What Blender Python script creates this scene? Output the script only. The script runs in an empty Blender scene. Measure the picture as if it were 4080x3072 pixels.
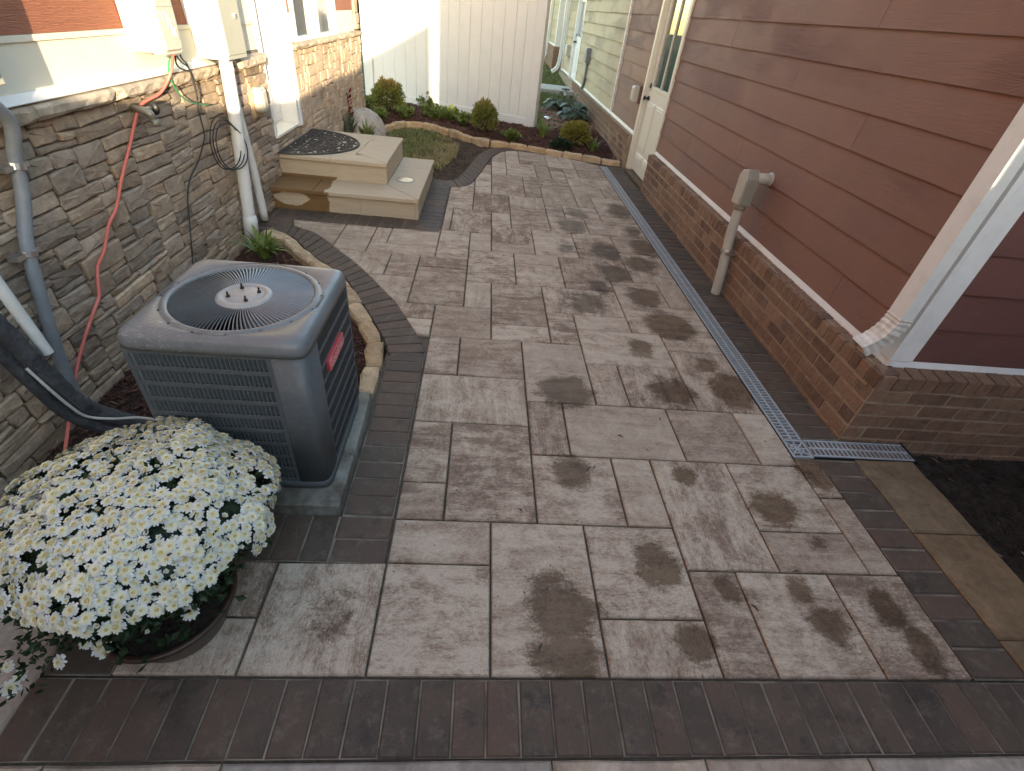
import bpy, bmesh, math, random
from mathutils import Vector, Matrix, noise
random.seed(7)
sc = bpy.context.scene
COL = sc.collection
R = math.radians

# ---------------------------------------------------------------- camera, sky, sun, exposure
cam = bpy.data.cameras.new('camera')
cam.lens = 17.031; cam.sensor_width = 36; cam.clip_start = .05; cam.clip_end = 500
camo = bpy.data.objects.new('camera', cam); COL.objects.link(camo)
yaw, pitch, roll = .10883504, .65845379, .12430795
fw = Vector((math.sin(yaw)*math.cos(pitch), math.cos(yaw)*math.cos(pitch), -math.sin(pitch)))
rt = Vector((math.cos(yaw), -math.sin(yaw), 0)); up = rt.cross(fw)
r2 = rt*math.cos(roll)+up*math.sin(roll); u2 = up*math.cos(roll)-rt*math.sin(roll)
m = Matrix((r2, u2, -fw)).transposed().to_4x4(); m.translation = (0, 0, 1.65)
camo.matrix_world = m
sc.camera = camo

SUN_DIR = Vector((-1, 2.9, -.42)).normalized()          # the way the light travels
world = bpy.data.worlds.new('World'); sc.world = world; world.use_nodes = True
wn = world.node_tree
sky = wn.nodes.new('ShaderNodeTexSky'); sky.sky_type = 'NISHITA'; sky.sun_disc = False
sky.sun_elevation = math.asin(-SUN_DIR.z); sky.sun_rotation = math.atan2(-SUN_DIR.x, -SUN_DIR.y)
sky.air_density = 1.0; sky.dust_density = .6; sky.ozone_density = .3
wn.links.new(sky.outputs[0], wn.nodes['Background'].inputs[0])
wn.nodes['Background'].inputs[1].default_value = .15
sun = bpy.data.lights.new('sun', 'SUN'); sun.energy = 2.4; sun.angle = R(.5); sun.color = (1, .83, .58)
suno = bpy.data.objects.new('sun', sun); COL.objects.link(suno)
suno.rotation_euler = SUN_DIR.to_track_quat('-Z', 'Y').to_euler()
sc.view_settings.view_transform = 'Standard'; sc.view_settings.look = 'None'
sc.view_settings.exposure = 2.75; sc.view_settings.gamma = 1

# ---------------------------------------------------------------- helpers
class MB:
    def __init__(s, T=None): s.v = []; s.f = []; s.mi = []; s.T = T; s.cm = 0
    def add(s, vs, fs):
        o = len(s.v)
        for p in vs: s.v.append(s.T(p) if s.T else tuple(p))
        for f in fs: s.f.append([i+o for i in f]); s.mi.append(s.cm)
    def box(s, x0, x1, y0, y1, z0, z1):
        s.add([(x, y, z) for z in (z0, z1) for y in (y0, y1) for x in (x0, x1)],
              [(0, 2, 3, 1), (4, 5, 7, 6), (0, 1, 5, 4), (2, 6, 7, 3), (0, 4, 6, 2), (1, 3, 7, 5)])
    def prism(s, poly, z0, z1, c=0, rough=0, rnd=None):
        n = len(poly); rings = [[(x, y, z0) for x, y in poly]]
        if c: rings.append([(x, y, z1-c) for x, y in poly])
        top = inset(poly, c) if c else poly
        rings.append([(x, y, z1+(rnd.uniform(-rough, rough) if rough else 0)) for x, y in top])
        vs = [p for r_ in rings for p in r_]; fs = [tuple(range(n))[::-1]]
        for k in range(len(rings)-1):
            for i in range(n):
                j = (i+1) % n; fs.append((k*n+i, k*n+j, (k+1)*n+j, (k+1)*n+i))
        k = (len(rings)-1)*n
        if rough:
            cx = sum(p[0] for p in top)/n; cy = sum(p[1] for p in top)/n
            vs.append((cx, cy, z1+rnd.uniform(0, rough)*1.2))
            for i in range(n): fs.append((k+i, k+(i+1) % n, len(vs)-1))
        else: fs.append(tuple(range(k, k+n)))
        s.add(vs, fs)
    def tube(s, pts, r, n=8, cap=True, closed=False):
        pts = [Vector(p) for p in pts]; rs = r if isinstance(r, (list, tuple)) else [r]*len(pts)
        vs = []; fs = []; pu = None
        for i, p in enumerate(pts):
            a = pts[i-1] if i else (pts[-1] if closed else p); b = pts[(i+1) % len(pts)] if (i < len(pts)-1 or closed) else p
            t = (b-a).normalized()
            if pu is None: pu = t.orthogonal().normalized()
            pu = (pu-t*pu.dot(t)).normalized(); w = t.cross(pu)
            for k in range(n):
                a_ = 2*math.pi*k/n; vs.append(p+(pu*math.cos(a_)+w*math.sin(a_))*rs[i])
        m_ = len(pts)
        for i in range(m_ if closed else m_-1):
            for k in range(n):
                j = (i+1) % m_; fs.append((i*n+k, i*n+(k+1) % n, j*n+(k+1) % n, j*n+k))
        if cap and not closed: fs.append(tuple(range(n))[::-1]); fs.append(tuple(range((m_-1)*n, m_*n)))
        s.add(vs, fs)
    def lathe(s, prof, c, n=24, a0=0, a1=2*math.pi):
        full = abs(a1-a0-2*math.pi) < 1e-6; m_ = n if full else n+1; vs = []; fs = []
        for r_, z in prof:
            for k in range(m_):
                a = a0+(a1-a0)*k/n; vs.append((c[0]+r_*math.cos(a), c[1]+r_*math.sin(a), c[2]+z))
        for i in range(len(prof)-1):
            for k in range(n):
                j = (k+1) % m_; fs.append((i*m_+k, i*m_+j, (i+1)*m_+j, (i+1)*m_+k))
        s.add(vs, fs)
    def mesh(s, name, mats, smooth=False, recalc=True):
        me = bpy.data.meshes.new(name); me.from_pydata([tuple(p) for p in s.v], [], s.f)
        for q in (mats if isinstance(mats, (list, tuple)) else [mats]): me.materials.append(q)
        if any(s.mi): me.polygons.foreach_set('material_index', s.mi)
        if recalc:
            bm = bmesh.new(); bm.from_mesh(me); bmesh.ops.recalc_face_normals(bm, faces=bm.faces); bm.to_mesh(me); bm.free()
        if smooth: me.polygons.foreach_set('use_smooth', [True]*len(me.polygons))
        me.update(); return me
    def build(s, name, mats, parent=None, smooth=False, recalc=True, **kw):
        return obj(name, s.mesh(name, mats, smooth, recalc), parent, **kw)

def obj(name, me, parent=None, label=None, cat=None, group=None, kind=None):
    o = bpy.data.objects.new(name, me); COL.objects.link(o)
    if parent: o.parent = parent
    return tag(o, label, cat, group, kind)
def tag(o, label=None, cat=None, group=None, kind=None):
    for k, v in (('label', label), ('category', cat), ('group', group), ('kind', kind)):
        if v: o[k] = v
    return o
def thing(name, label, cat, group=None, kind=None): return obj(name, None, None, label, cat, group, kind)
def inset(poly, c):
    n = len(poly); out = []
    A = sum(poly[i][0]*poly[(i+1) % n][1]-poly[(i+1) % n][0]*poly[i][1] for i in range(n))
    sg = 1 if A > 0 else -1
    for i in range(n):
        p0, p, p1 = poly[i-1], poly[i], poly[(i+1) % n]
        e0 = Vector((p[0]-p0[0], p[1]-p0[1])); e1 = Vector((p1[0]-p[0], p1[1]-p[1]))
        if e0.length < 1e-6 or e1.length < 1e-6: out.append(p); continue
        e0.normalize(); e1.normalize()
        n0 = Vector((-e0.y, e0.x))*sg; n1 = Vector((-e1.y, e1.x))*sg
        b = n0+n1; k = b.length
        if k < .2: out.append(p); continue
        b /= k; d = c/max(.45, b.dot(n0)); out.append((p[0]+b.x*d, p[1]+b.y*d))
    return out
def rect(x0, x1, y0, y1): return [(x0, y0), (x1, y0), (x1, y1), (x0, y1)]
def clip(poly, x0, x1, y0, y1):
    def cut(P, ax, v, keep):
        out = []
        for i in range(len(P)):
            a, b = P[i-1], P[i]; ia = (a[ax]-v)*keep >= 0; ib = (b[ax]-v)*keep >= 0
            if ia != ib:
                t = (v-a[ax])/(b[ax]-a[ax]); out.append((a[0]+(b[0]-a[0])*t, a[1]+(b[1]-a[1])*t))
            if ib: out.append(b)
        return out
    for ax, v, k in ((0, x0, 1), (0, x1, -1), (1, y0, 1), (1, y1, -1)):
        poly = cut(poly, ax, v, k)
        if len(poly) < 3: return []
    o = []
    for p in poly:
        if not o or (abs(p[0]-o[-1][0])+abs(p[1]-o[-1][1])) > 2e-3: o.append(p)
    if len(o) > 1 and abs(o[0][0]-o[-1][0])+abs(o[0][1]-o[-1][1]) < 2e-3: o.pop()
    return o
def area(P): return abs(sum(P[i][0]*P[(i+1) % len(P)][1]-P[(i+1) % len(P)][0]*P[i][1] for i in range(len(P))))/2
def inside(p, P):
    c = False
    for i in range(len(P)):
        a, b = P[i-1], P[i]
        if (a[1] > p[1]) != (b[1] > p[1]) and p[0] < (b[0]-a[0])*(p[1]-a[1])/(b[1]-a[1])+a[0]: c = not c
    return c
def spline(pts, n=6):
    pts = [Vector(p) for p in pts]; out = []
    for i in range(len(pts)-1):
        p0 = pts[max(0, i-1)]; p1 = pts[i]; p2 = pts[i+1]; p3 = pts[min(len(pts)-1, i+2)]
        for k in range(n):
            t = k/n
            out.append(.5*((2*p1)+(p2-p0)*t+(2*p0-5*p1+4*p2-p3)*t*t+(3*p1-p0-3*p2+p3)*t**3))
    out.append(pts[-1]); return out
def resample(pts, step):
    pts = [Vector(p) for p in pts]; L = [0]
    for i in range(1, len(pts)): L.append(L[-1]+(pts[i]-pts[i-1]).length)
    n = max(1, round(L[-1]/step)); out = []; j = 0
    for k in range(n+1):
        d = L[-1]*k/n
        while j < len(pts)-2 and L[j+1] < d: j += 1
        t = (d-L[j])/max(1e-9, L[j+1]-L[j]); out.append(pts[j].lerp(pts[j+1], min(1, max(0, t))))
    return out

# ---------------------------------------------------------------- materials
class NT:
    def __init__(s, name):
        s.m = bpy.data.materials.new(name); s.m.use_nodes = True; s.t = s.m.node_tree
        s.b = s.t.nodes['Principled BSDF']
    def n(s, typ, ins={}, **at):
        nd = s.t.nodes.new('ShaderNode'+typ)
        for k, v in at.items(): setattr(nd, k, v)
        for k, v in ins.items(): s.set(nd, k, v)
        return nd
    def set(s, nd, k, v):
        i = nd.inputs[k]
        if isinstance(v, bpy.types.Node): s.t.links.new(v.outputs[0], i)
        elif isinstance(v, bpy.types.NodeSocket): s.t.links.new(v, i)
        else: i.default_value = (*v, 1) if (isinstance(v, tuple) and len(v) == 3 and i.type == 'RGBA') else v
    def math(s, op, a, b=0, c=None, clamp=False):
        nd = s.n('Math', operation=op, use_clamp=clamp); s.set(nd, 0, a); s.set(nd, 1, b)
        if c is not None: s.set(nd, 2, c)
        return nd
    def mix(s, f, a, b, mode='MIX'):
        nd = s.n('Mix', data_type='RGBA', blend_type=mode); s.set(nd, 0, f); s.set(nd, 6, a); s.set(nd, 7, b); return nd.outputs[2]
    def ramp(s, f, stops):
        nd = s.n('ValToRGB'); s.set(nd, 0, f); cr = nd.color_ramp
        while len(cr.elements) < len(stops): cr.elements.new(.5)
        for e, (p, c) in zip(cr.elements, stops): e.position = p; e.color = (*c, 1) if len(c) == 3 else c
        return nd
    def coords(s, kind='pos', stretch=(1, 1, 1), jitter=True):
        if kind == 'pos': v = s.n('NewGeometry').outputs['Position']
        else: v = s.n('TexCoord').outputs['Object']
        mp = s.n('Mapping', {'Vector': v, 'Scale': stretch})
        if jitter:
            r_ = s.n('ObjectInfo').outputs['Random']
            cb = s.n('CombineXYZ', {0: s.math('MULTIPLY', r_, 37.), 1: s.math('MULTIPLY', r_, 91.), 2: s.math('MULTIPLY', r_, 53.)})
            s.t.links.new(cb.outputs[0], mp.inputs['Location'])
        return mp
    def noise(s, vec, scale, detail=6, rough=.6, dist=0):
        return s.n('TexNoise', {'Vector': vec, 'Scale': scale, 'Detail': detail, 'Roughness': rough, 'Distortion': dist})
    def out(s, col, rough=.8, bump=None, bstr=.3, bdist=.01, spec=.4, metal=0.):
        s.set(s.b, 'Base Color', col); s.set(s.b, 'Roughness', rough); s.set(s.b, 'Metallic', metal); s.set(s.b, 'Specular IOR Level', spec)
        if bump is not None:
            bn = s.n('Bump', {'Height': bump, 'Strength': bstr, 'Distance': bdist}); s.set(s.b, 'Normal', bn)
        return s.m

def simple(name, c0, c1=None, scale=8, rough=.7, orand=0., bump=.15, bscale=60, bdist=.004, stretch=(1, 1, 1), spec=.4, metal=0., dirt=None, dscale=3, damt=.5, jitter=True):
    """two-tone noise with a value shift per object, fine relief and an optional dirt film"""
    n = NT(name); v = n.coords('pos', stretch, jitter); c1 = c1 or c0
    a = n.noise(v, scale, 6)
    col = n.ramp(a, [(.32, c0), (.68, c1)]).outputs[0]
    if orand:
        r_ = n.n('ObjectInfo').outputs['Random']
        f = n.math('MULTIPLY_ADD', r_, 2*orand, 1-orand)
        col = n.n('HueSaturation', {'Value': f, 'Color': col}).outputs[0]
    if dirt:
        d = n.noise(v, dscale, 8, .7)
        col = n.mix(n.math('MULTIPLY', n.ramp(d, [(.48, (0, 0, 0)), (.68, (1, 1, 1))]).outputs[0], damt), col, dirt)
    b = n.noise(v, bscale, 4)
    return n.out(col, rough, b if bump else None, bump, bdist, spec, metal)

STAINS = [(.49, 1.5, .1, .1, 1), (1.03, 1.5, .06, .06, 1), (.54, 2.09, .15, .15, 1), (1.17, 2.15, .13, .14, 1), (1.55, 2.2, .14, .17, 1), (.76, 1.04, .09, .11, .9),
          (.37, .83, .13, .12, 1), (.37, .70, .12, .09, 1), (.32, .97, .08, .06, .6), (.82, .74, .07, .07, 1), (.92, 4.76, .15, .2, .9), (.8, 4.19, .11, .16, .6),
          (1.15, 4.17, .13, .2, 1), (1.56, 4.33, .14, .2, 1), (1.53, 5.37, .15, .25, .9), (1.02, 5.16, .13, .2, .7), (1.55, 4.75, .1, .2, .7), (1.13, 3.72, .16, .22, .8),
          (.96, 3.45, .09, .15, .7), (1.3, 3.33, .15, .17, .9), (1.37, 2.91, .17, .2, 1), (1.08, 2.6, .09, .12, .8), (.83, 3.16, .18, .18, .7), (1.41, 3.93, .16, .2, .8),
          (1.48, 2.44, .09, .08, .7), (1.39, 1.33, .11, .12, .8), (1.01, .93, .06, .06, .8), (1.31, .94, .07, .06, .7), (1.36, .81, .09, .09, .8), (1.62, .89, .06, .1, .9), (1.66, .72, .06, .09, .9), (1.49, 1.16, .06, .05, .5),
          (-.42, .8, .1, .13, .5), (1.72, 1.56, .1, .12, 1)]
def paver_material():
    n = NT('paver_stone')
    r_ = n.n('ObjectInfo').outputs['Random']
    vx = n.coords('pos', (2.2, 13, 5)); vy = n.coords('pos', (13, 2.2, 5)); vi = n.coords('pos', (1, 1, 1))
    sx = n.noise(vx, 1.15, 9, .72, .5); sy = n.noise(vy, 1.15, 9, .72, .5)
    st = n.mix(n.math('GREATER_THAN', r_, .72), sx.outputs[0], sy.outputs[0])
    bl = n.noise(vi, 8, 9, .75, .8)
    fx = n.noise(n.coords('pos', (1, 2.4, 2)), 55, 6, .8, .3); fy = n.noise(n.coords('pos', (2.4, 1, 2)), 55, 6, .8, .3)
    fine = n.mix(n.math('GREATER_THAN', r_, .72), fx.outputs[0], fy.outputs[0])
    f = n.math('ADD', n.math('MULTIPLY_ADD', st, .85, -.425), n.math('MULTIPLY_ADD', bl, .95, -.475))
    f = n.math('ADD', f, n.math('MULTIPLY_ADD', fine, .85, .07))
    f = n.math('ADD', f, n.math('MULTIPLY_ADD', n.math('FRACT', n.math('MULTIPLY', r_, 17.3)), .22, -.11))
    f = n.math('ADD', n.math('MULTIPLY', n.math('SUBTRACT', f, .5), n.math('MULTIPLY_ADD', n.math('FRACT', n.math('MULTIPLY', r_, 29.7)), 1.0, .65)), .5)
    col = n.ramp(f, [(.28, (.47, .385, .298)), (.42, (.385, .306, .232)), (.53, (.315, .237, .175)), (.64, (.23, .165, .12)), (.78, (.165, .113, .08))]).outputs[0]
    vf = n.coords('pos', (1, 1, 1), False)
    gr = n.noise(vf, 300, 3, .7)
    col = n.mix(.55, col, n.ramp(gr, [(.30, (.35, .35, .35)), (.5, (1, 1, 1)), (.72, (1.35, 1.32, 1.3))]).outputs[0], 'MULTIPLY')
    # damp spots left by standing drips
    pos = n.n('NewGeometry').outputs['Position']
    wob = n.noise(n.coords('pos', (1, 1.7, 1), False), 7.5, 8, .72, .6)
    wf = n.noise(vf, 95, 6, .8)
    tot = None
    for (x, y, rx, ry, a) in STAINS:
        mp = n.n('Mapping', {'Vector': pos, 'Location': (-x/rx, -y/ry, 0), 'Scale': (1/rx, 1/ry, 0)})
        ln = n.n('VectorMath', {0: mp}, operation='LENGTH').outputs['Value']
        e = n.math('MULTIPLY', n.math('SUBTRACT', 1.45, ln, clamp=True), a)
        tot = e if tot is None else n.math('MAXIMUM', tot, e)
    w = n.math('ADD', tot, n.math('MULTIPLY_ADD', wob, 2.0, -1.0)); w = n.math('ADD', w, n.math('MULTIPLY_ADD', wf, 1.1, -.55))
    wet = n.math('MULTIPLY', n.ramp(w, [(.28, (0, 0, 0)), (.62, (1, 1, 1))]).outputs[0], n.math('GREATER_THAN', tot, .01))
    spk = n.noise(vf, 23, 3, .5)
    drop = n.ramp(spk, [(.735, (0, 0, 0)), (.75, (1, 1, 1))]).outputs[0]
    wet = n.math('MAXIMUM', wet, n.math('MULTIPLY', drop, .8))
    col = n.mix(wet, col, n.mix(1., col, (.36, .30, .24), 'MULTIPLY'))
    rg = n.math('MULTIPLY_ADD', wet, -.25, .82)
    b = n.math('ADD', n.noise(vf, 160, 5, .7), n.math('MULTIPLY', st, .8))
    return n.out(col, rg, b, .35, .004, .35)

def brick_border_material():
    n = NT('border_brick_clay'); r_ = n.n('ObjectInfo').outputs['Random']
    v = n.coords('pos'); a = n.noise(v, 7, 8, .65)
    col = n.ramp(n.math('ADD', n.math('MULTIPLY', a, .75), n.math('MULTIPLY_ADD', r_, .28, .01)), [(.28, (.058, .043, .033)), (.5, (.084, .060, .044)), (.72, (.108, .068, .048))]).outputs[0]
    vf = n.coords('pos', (1, 1, 1), False)
    d = n.noise(vf, 5.5, 8, .75)
    col = n.mix(n.ramp(d, [(.53, (0, 0, 0)), (.66, (.85, .85, .85))]).outputs[0], col, (.034, .026, .021))
    e = n.noise(vf, 14, 8, .8)
    col = n.mix(n.ramp(e, [(.52, (0, 0, 0)), (.75, (.5, .5, .5))]).outputs[0], col, (.24, .195, .15))
    g = n.noise(vf, 380, 2)
    col = n.mix(.5, col, n.ramp(g, [(.3, (.5, .5, .5)), (.6, (1.15, 1.15, 1.15))]).outputs[0], 'MULTIPLY')
    return n.out(col, n.math('MULTIPLY_ADD', d, -.5, .95), n.noise(vf, 120, 5), .3, .003, .35)

def stone_material(name, c, orand=.32, rough=.9, rust=(.36, .24, .13), far=False):
    n = NT(name); r_ = n.n('ObjectInfo').outputs['Random']; v = n.coords('pos')
    vf = n.coords('pos', (1, 1, 1), False)
    a = n.noise(v, 9, 9, .68, .4)
    cell = n.noise(vf, 4.2, 2, .5)
    col = n.ramp(a, [(.25, tuple(x*.62 for x in c)), (.5, c), (.75, tuple(min(.8, x*1.38) for x in c))]).outputs[0]
    tint = n.ramp(n.math('FRACT', n.math('ADD', n.math('MULTIPLY', r_, 7.1), n.math('MULTIPLY', cell, .9 if far else .4))), [(0, (1.12, .98, .84)), (.3, (.86, .84, .84)), (.6, (1.08, 1.04, 1.0)), (.8, (.78, .70, .62)), (1, (1.1, 1.0, .88))]).outputs[0]
    col = n.mix(.9, col, tint, 'MULTIPLY')
    col = n.n('HueSaturation', {'Value': n.math('MULTIPLY_ADD', n.math('FRACT', n.math('MULTIPLY', r_, 3.7)), 2*orand, 1-orand), 'Color': col}).outputs[0]
    d = n.noise(v, 6, 6, .7)
    col = n.mix(n.math('MULTIPLY', n.ramp(d, [(.55, (0, 0, 0)), (.75, (1, 1, 1))]).outputs[0], .28), col, rust)
    b = n.math('ADD', n.noise(vf, 22, 9, .75), n.math('MULTIPLY', n.noise(vf, 110, 3), .3))
    col = n.mix(.6, col, n.ramp(n.noise(vf, 34, 7, .75), [(.3, (.62, .6, .58)), (.55, (1, 1, 1)), (.75, (1.3, 1.28, 1.25))]).outputs[0], 'MULTIPLY')
    return n.out(col, rough, b, .55, .012, .25)

def siding_material(name, c, axis='y'):
    n = NT(name); vf = n.coords('pos', (1, .55, 7) if axis == 'y' else (.55, 1, 7))
    g = n.noise(vf, 17, 7, .65, 1.2)
    fib = n.n('TexWave', {'Vector': n.coords('pos', (1, .35, 4) if axis == 'y' else (.35, 1, 4)), 'Scale': 15, 'Distortion': 11, 'Detail': 4, 'Detail Scale': 1.2, 'Detail Roughness': .65}, bands_direction='Z')
    msk = n.ramp(n.noise(n.coords('pos', (1, .6, 1.5)), 1.6, 3), [(.45, (0, 0, 0)), (.62, (1, 1, 1))])
    h = n.math('ADD', n.math('MULTIPLY', fib, n.math('MULTIPLY', msk.outputs[0], .8)), n.math('MULTIPLY', g, .9))
    r_ = n.n('ObjectInfo').outputs['Random']
    a = n.noise(n.coords('pos'), 2.5, 5)
    col = n.ramp(a, [(.3, tuple(x*.93 for x in c)), (.7, tuple(x*1.06 for x in c))]).outputs[0]
    col = n.n('HueSaturation', {'Value': n.math('MULTIPLY_ADD', r_, .1, .95), 'Color': col}).outputs[0]
    sp = n.noise(n.coords('pos', (1, 1, 1), False), 55, 2)
    col = n.mix(n.ramp(sp, [(.77, (0, 0, 0)), (.79, (.35, .35, .35))]).outputs[0], col, (.5, .45, .4))
    return n.out(col, .62, h, .55, .009, .3)

MT = {}
MT['paver'] = paver_material()
MT['border'] = brick_border_material()
MT['sand'] = simple('joint_sand', (.06, .048, .036), (.13, .105, .08), 40, .95, bump=.5, bscale=300)
MT['joint'] = simple('pale_joint_sand', (.07, .058, .045), (.27, .225, .17), 7, .95, bump=.5, bscale=200)
MT['stone'] = stone_material('veneer_stone', (.36, .297, .232))
MT['stone_far'] = stone_material('veneer_stone_far', (.40, .33, .26), far=True)
MT['ledge'] = stone_material('ledge_stone', (.44, .385, .31), .12)
MT['mortar'] = simple('stone_mortar', (.12, .10, .085), (.2, .17, .14), 20, .95, bump=.6, bscale=90)
MT['bmortar'] = simple('brick_mortar', (.23, .17, .11), (.38, .30, .205), 14, .95, bump=.6, bscale=120, dirt=(.2, .14, .09), dscale=6)
MT['tan'] = stone_material('tan_edging_stone', (.48, .37, .24), .14, rust=(.50, .33, .15))
MT['kerb'] = stone_material('kerb_stone', (.175, .128, .082), .04, rust=(.14, .10, .06))
MT['kerbfront'] = stone_material('front_kerb_stone', (.40, .35, .30), .12, rust=(.22, .15, .11))
def wall_brick():
    n = NT('red_brick'); r_ = n.n('ObjectInfo').outputs['Random']; v = n.coords('pos'); vf = n.coords('pos', (1, 1, 1), False)
    cell = n.noise(vf, 6, 1)
    t = n.math('ADD', n.math('MULTIPLY', r_, .75), n.math('MULTIPLY', cell, .3))
    col = n.ramp(t, [(.1, (.135, .083, .062)), (.3, (.20, .118, .08)), (.55, (.25, .15, .10)), (.75, (.29, .182, .12)), (.95, (.18, .115, .085))]).outputs[0]
    a = n.noise(v, 22, 8, .7)
    col = n.mix(.7, col, n.ramp(a, [(.3, (.6, .58, .56)), (.55, (1, 1, 1)), (.8, (1.35, 1.32, 1.28))]).outputs[0], 'MULTIPLY')
    e = n.noise(vf, 11, 9, .8)
    z = n.n('SeparateXYZ', {0: n.n('NewGeometry').outputs['Position']}).outputs[2]
    low = n.math('SUBTRACT', 1, n.math('MULTIPLY', z, 4), clamp=True)
    col = n.mix(n.math('MULTIPLY', n.ramp(e, [(.56, (0, 0, 0)), (.72, (1, 1, 1))]).outputs[0], n.math('MULTIPLY_ADD', low, .35, .06)), col, (.55, .5, .44))
    return n.out(col, .88, n.math('ADD', n.noise(vf, 70, 6, .7), a), .8, .009, .25)
MT['brick'] = wall_brick()
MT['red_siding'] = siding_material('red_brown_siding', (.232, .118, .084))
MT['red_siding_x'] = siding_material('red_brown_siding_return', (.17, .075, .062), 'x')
MT['orange_siding'] = siding_material('russet_siding', (.30, .115, .066))
MT['yellow_siding'] = siding_material('cream_yellow_siding', (.47, .365, .225))
MT['white'] = simple('white_painted_trim', (.74, .73, .70), (.80, .79, .76), 6, .5, bump=.06, bscale=90, dirt=(.5, .46, .38), dscale=7, damt=.25)
MT['cream'] = simple('cream_painted_panel', (.66, .62, .50), (.70, .66, .54), 3, .6, bump=.05, bscale=80, dirt=(.5, .45, .36), dscale=5, damt=.15)
MT['door'] = simple('cream_door_paint', (.70, .66, .55), (.74, .70, .59), 4, .45, bump=.03, dirt=(.5, .44, .36), dscale=4, damt=.2)
MT['vinyl'] = simple('white_vinyl', (.64, .63, .605), (.68, .67, .645), 2, .38, bump=.02, bscale=20, dirt=(.55, .5, .42), dscale=6, damt=.2)
MT['glass'] = NT('window_glass').out((.09, .10, .09), .04, spec=.9)
def curtain():
    n = NT('sheer_curtain'); w = n.n('TexWave', {'Vector': n.coords('pos', (1, 1, .02), False), 'Scale': 9, 'Distortion': 2, 'Detail': 2}, bands_direction='Y')
    return n.out(n.ramp(w, [(0, (.16, .145, .10)), (1, (.30, .275, .20))]).outputs[0], .9)
MT['curtain'] = curtain()
MT['blind'] = simple('pale_door_blind', (.40, .42, .38), (.48, .5, .46), 4, .7, bump=0)
def pane():
    n = NT('clear_pane'); g = n.n('BsdfGlass', {'Roughness': 0., 'IOR': 1.1, 'Color': (.9, .93, .92)}); tr = n.n('BsdfTransparent', {'Color': (.82, .86, .84)})
    gl = n.n('BsdfGlossy', {'Roughness': .02, 'Color': (.95, .97, 1)}); fr = n.n('Fresnel', {'IOR': 1.5})
    mx = n.n('MixShader', {0: n.math('MULTIPLY_ADD', fr, 1.5, .06, clamp=True)}); n.set(mx, 1, tr); n.set(mx, 2, gl)
    n.t.links.new(mx.outputs[0], n.t.nodes['Material Output'].inputs[0]); return n.m
MT['pane'] = pane()
MT['black'] = simple('black_metal', (.015, .014, .013), (.025, .023, .02), 20, .4, bump=.05)
MT['rubber'] = simple('black_rubber', (.022, .021, .021), (.045, .042, .04), 14, .62, bump=.2, bscale=150)
MT['soil'] = simple('dark_soil', (.018, .014, .011), (.055, .04, .03), 30, 1, bump=.9, bscale=90, bdist=.02)
MT['mulch'] = simple('bark_mulch', (.028, .014, .010), (.085, .038, .026), 45, .95, bump=1, bscale=120, bdist=.02)
MT['chip'] = simple('mulch_chip', (.035, .016, .011), (.14, .058, .038), 30, .9, bump=.4, bscale=120)
MT['chip2'] = simple('mulch_chip_pale', (.16, .09, .06), (.26, .16, .11), 30, .9, bump=.4, bscale=120)
MT['lawn'] = simple('lawn_ground', (.035, .05, .018), (.085, .095, .036), 14, .95, bump=.8, bscale=60, bdist=.02)
MT['pvc'] = simple('white_pvc', (.60, .60, .58), (.66, .66, .64), 5, .45, bump=.04, dirt=(.42, .38, .30), dscale=6, damt=.35)
MT['grey_pvc'] = simple('grey_conduit', (.20, .215, .23), (.25, .265, .28), 8, .5, bump=.05, dirt=(.12, .11, .10), dscale=9, damt=.4)
MT['beige_pvc'] = simple('beige_conduit', (.42, .39, .32), (.48, .45, .38), 8, .5, bump=.05, dirt=(.3, .26, .2), dscale=9, damt=.3)
MT['taupe'] = simple('taupe_fitting', (.27, .25, .20), (.31, .29, .23), 8, .5, bump=.05)
MT['steel'] = simple('galvanised_steel', (.55, .55, .54), (.7, .7, .69), 20, .3, bump=.05, metal=.9)
MT['box_grey'] = simple('grey_panel_paint', (.38, .38, .32), (.42, .42, .36), 6, .5, bump=.04, dirt=(.35, .33, .27), damt=.3)
MT['box_cream'] = simple('cream_plastic', (.50, .47, .40), (.54, .51, .44), 6, .45, bump=.02)
MT['orange'] = simple('orange_cable', (.60, .15, .11), (.66, .18, .14), 20, .5, bump=.05, dirt=(.35, .08, .05), damt=.3)
MT['cable'] = simple('black_cable', (.02, .02, .02), (.03, .03, .03), 20, .5, bump=.03)
MT['paleline'] = simple('pale_wire', (.42, .40, .35), (.48, .45, .40), 20, .5)
MT['green'] = simple('green_wire', (.04, .22, .09), None, 20, .5)
MT['foam'] = simple('black_foam_lagging', (.018, .018, .02), (.05, .05, .052), 12, .7, bump=.8, bscale=45, bdist=.012, dirt=(.12, .12, .12), dscale=14, damt=.4)
MT['ac'] = simple('grey_cabinet_paint', (.070, .081, .088), (.088, .099, .107), 5, .42, bump=.05, bscale=80, dirt=(.26, .27, .25), dscale=55, damt=.14)
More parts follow.
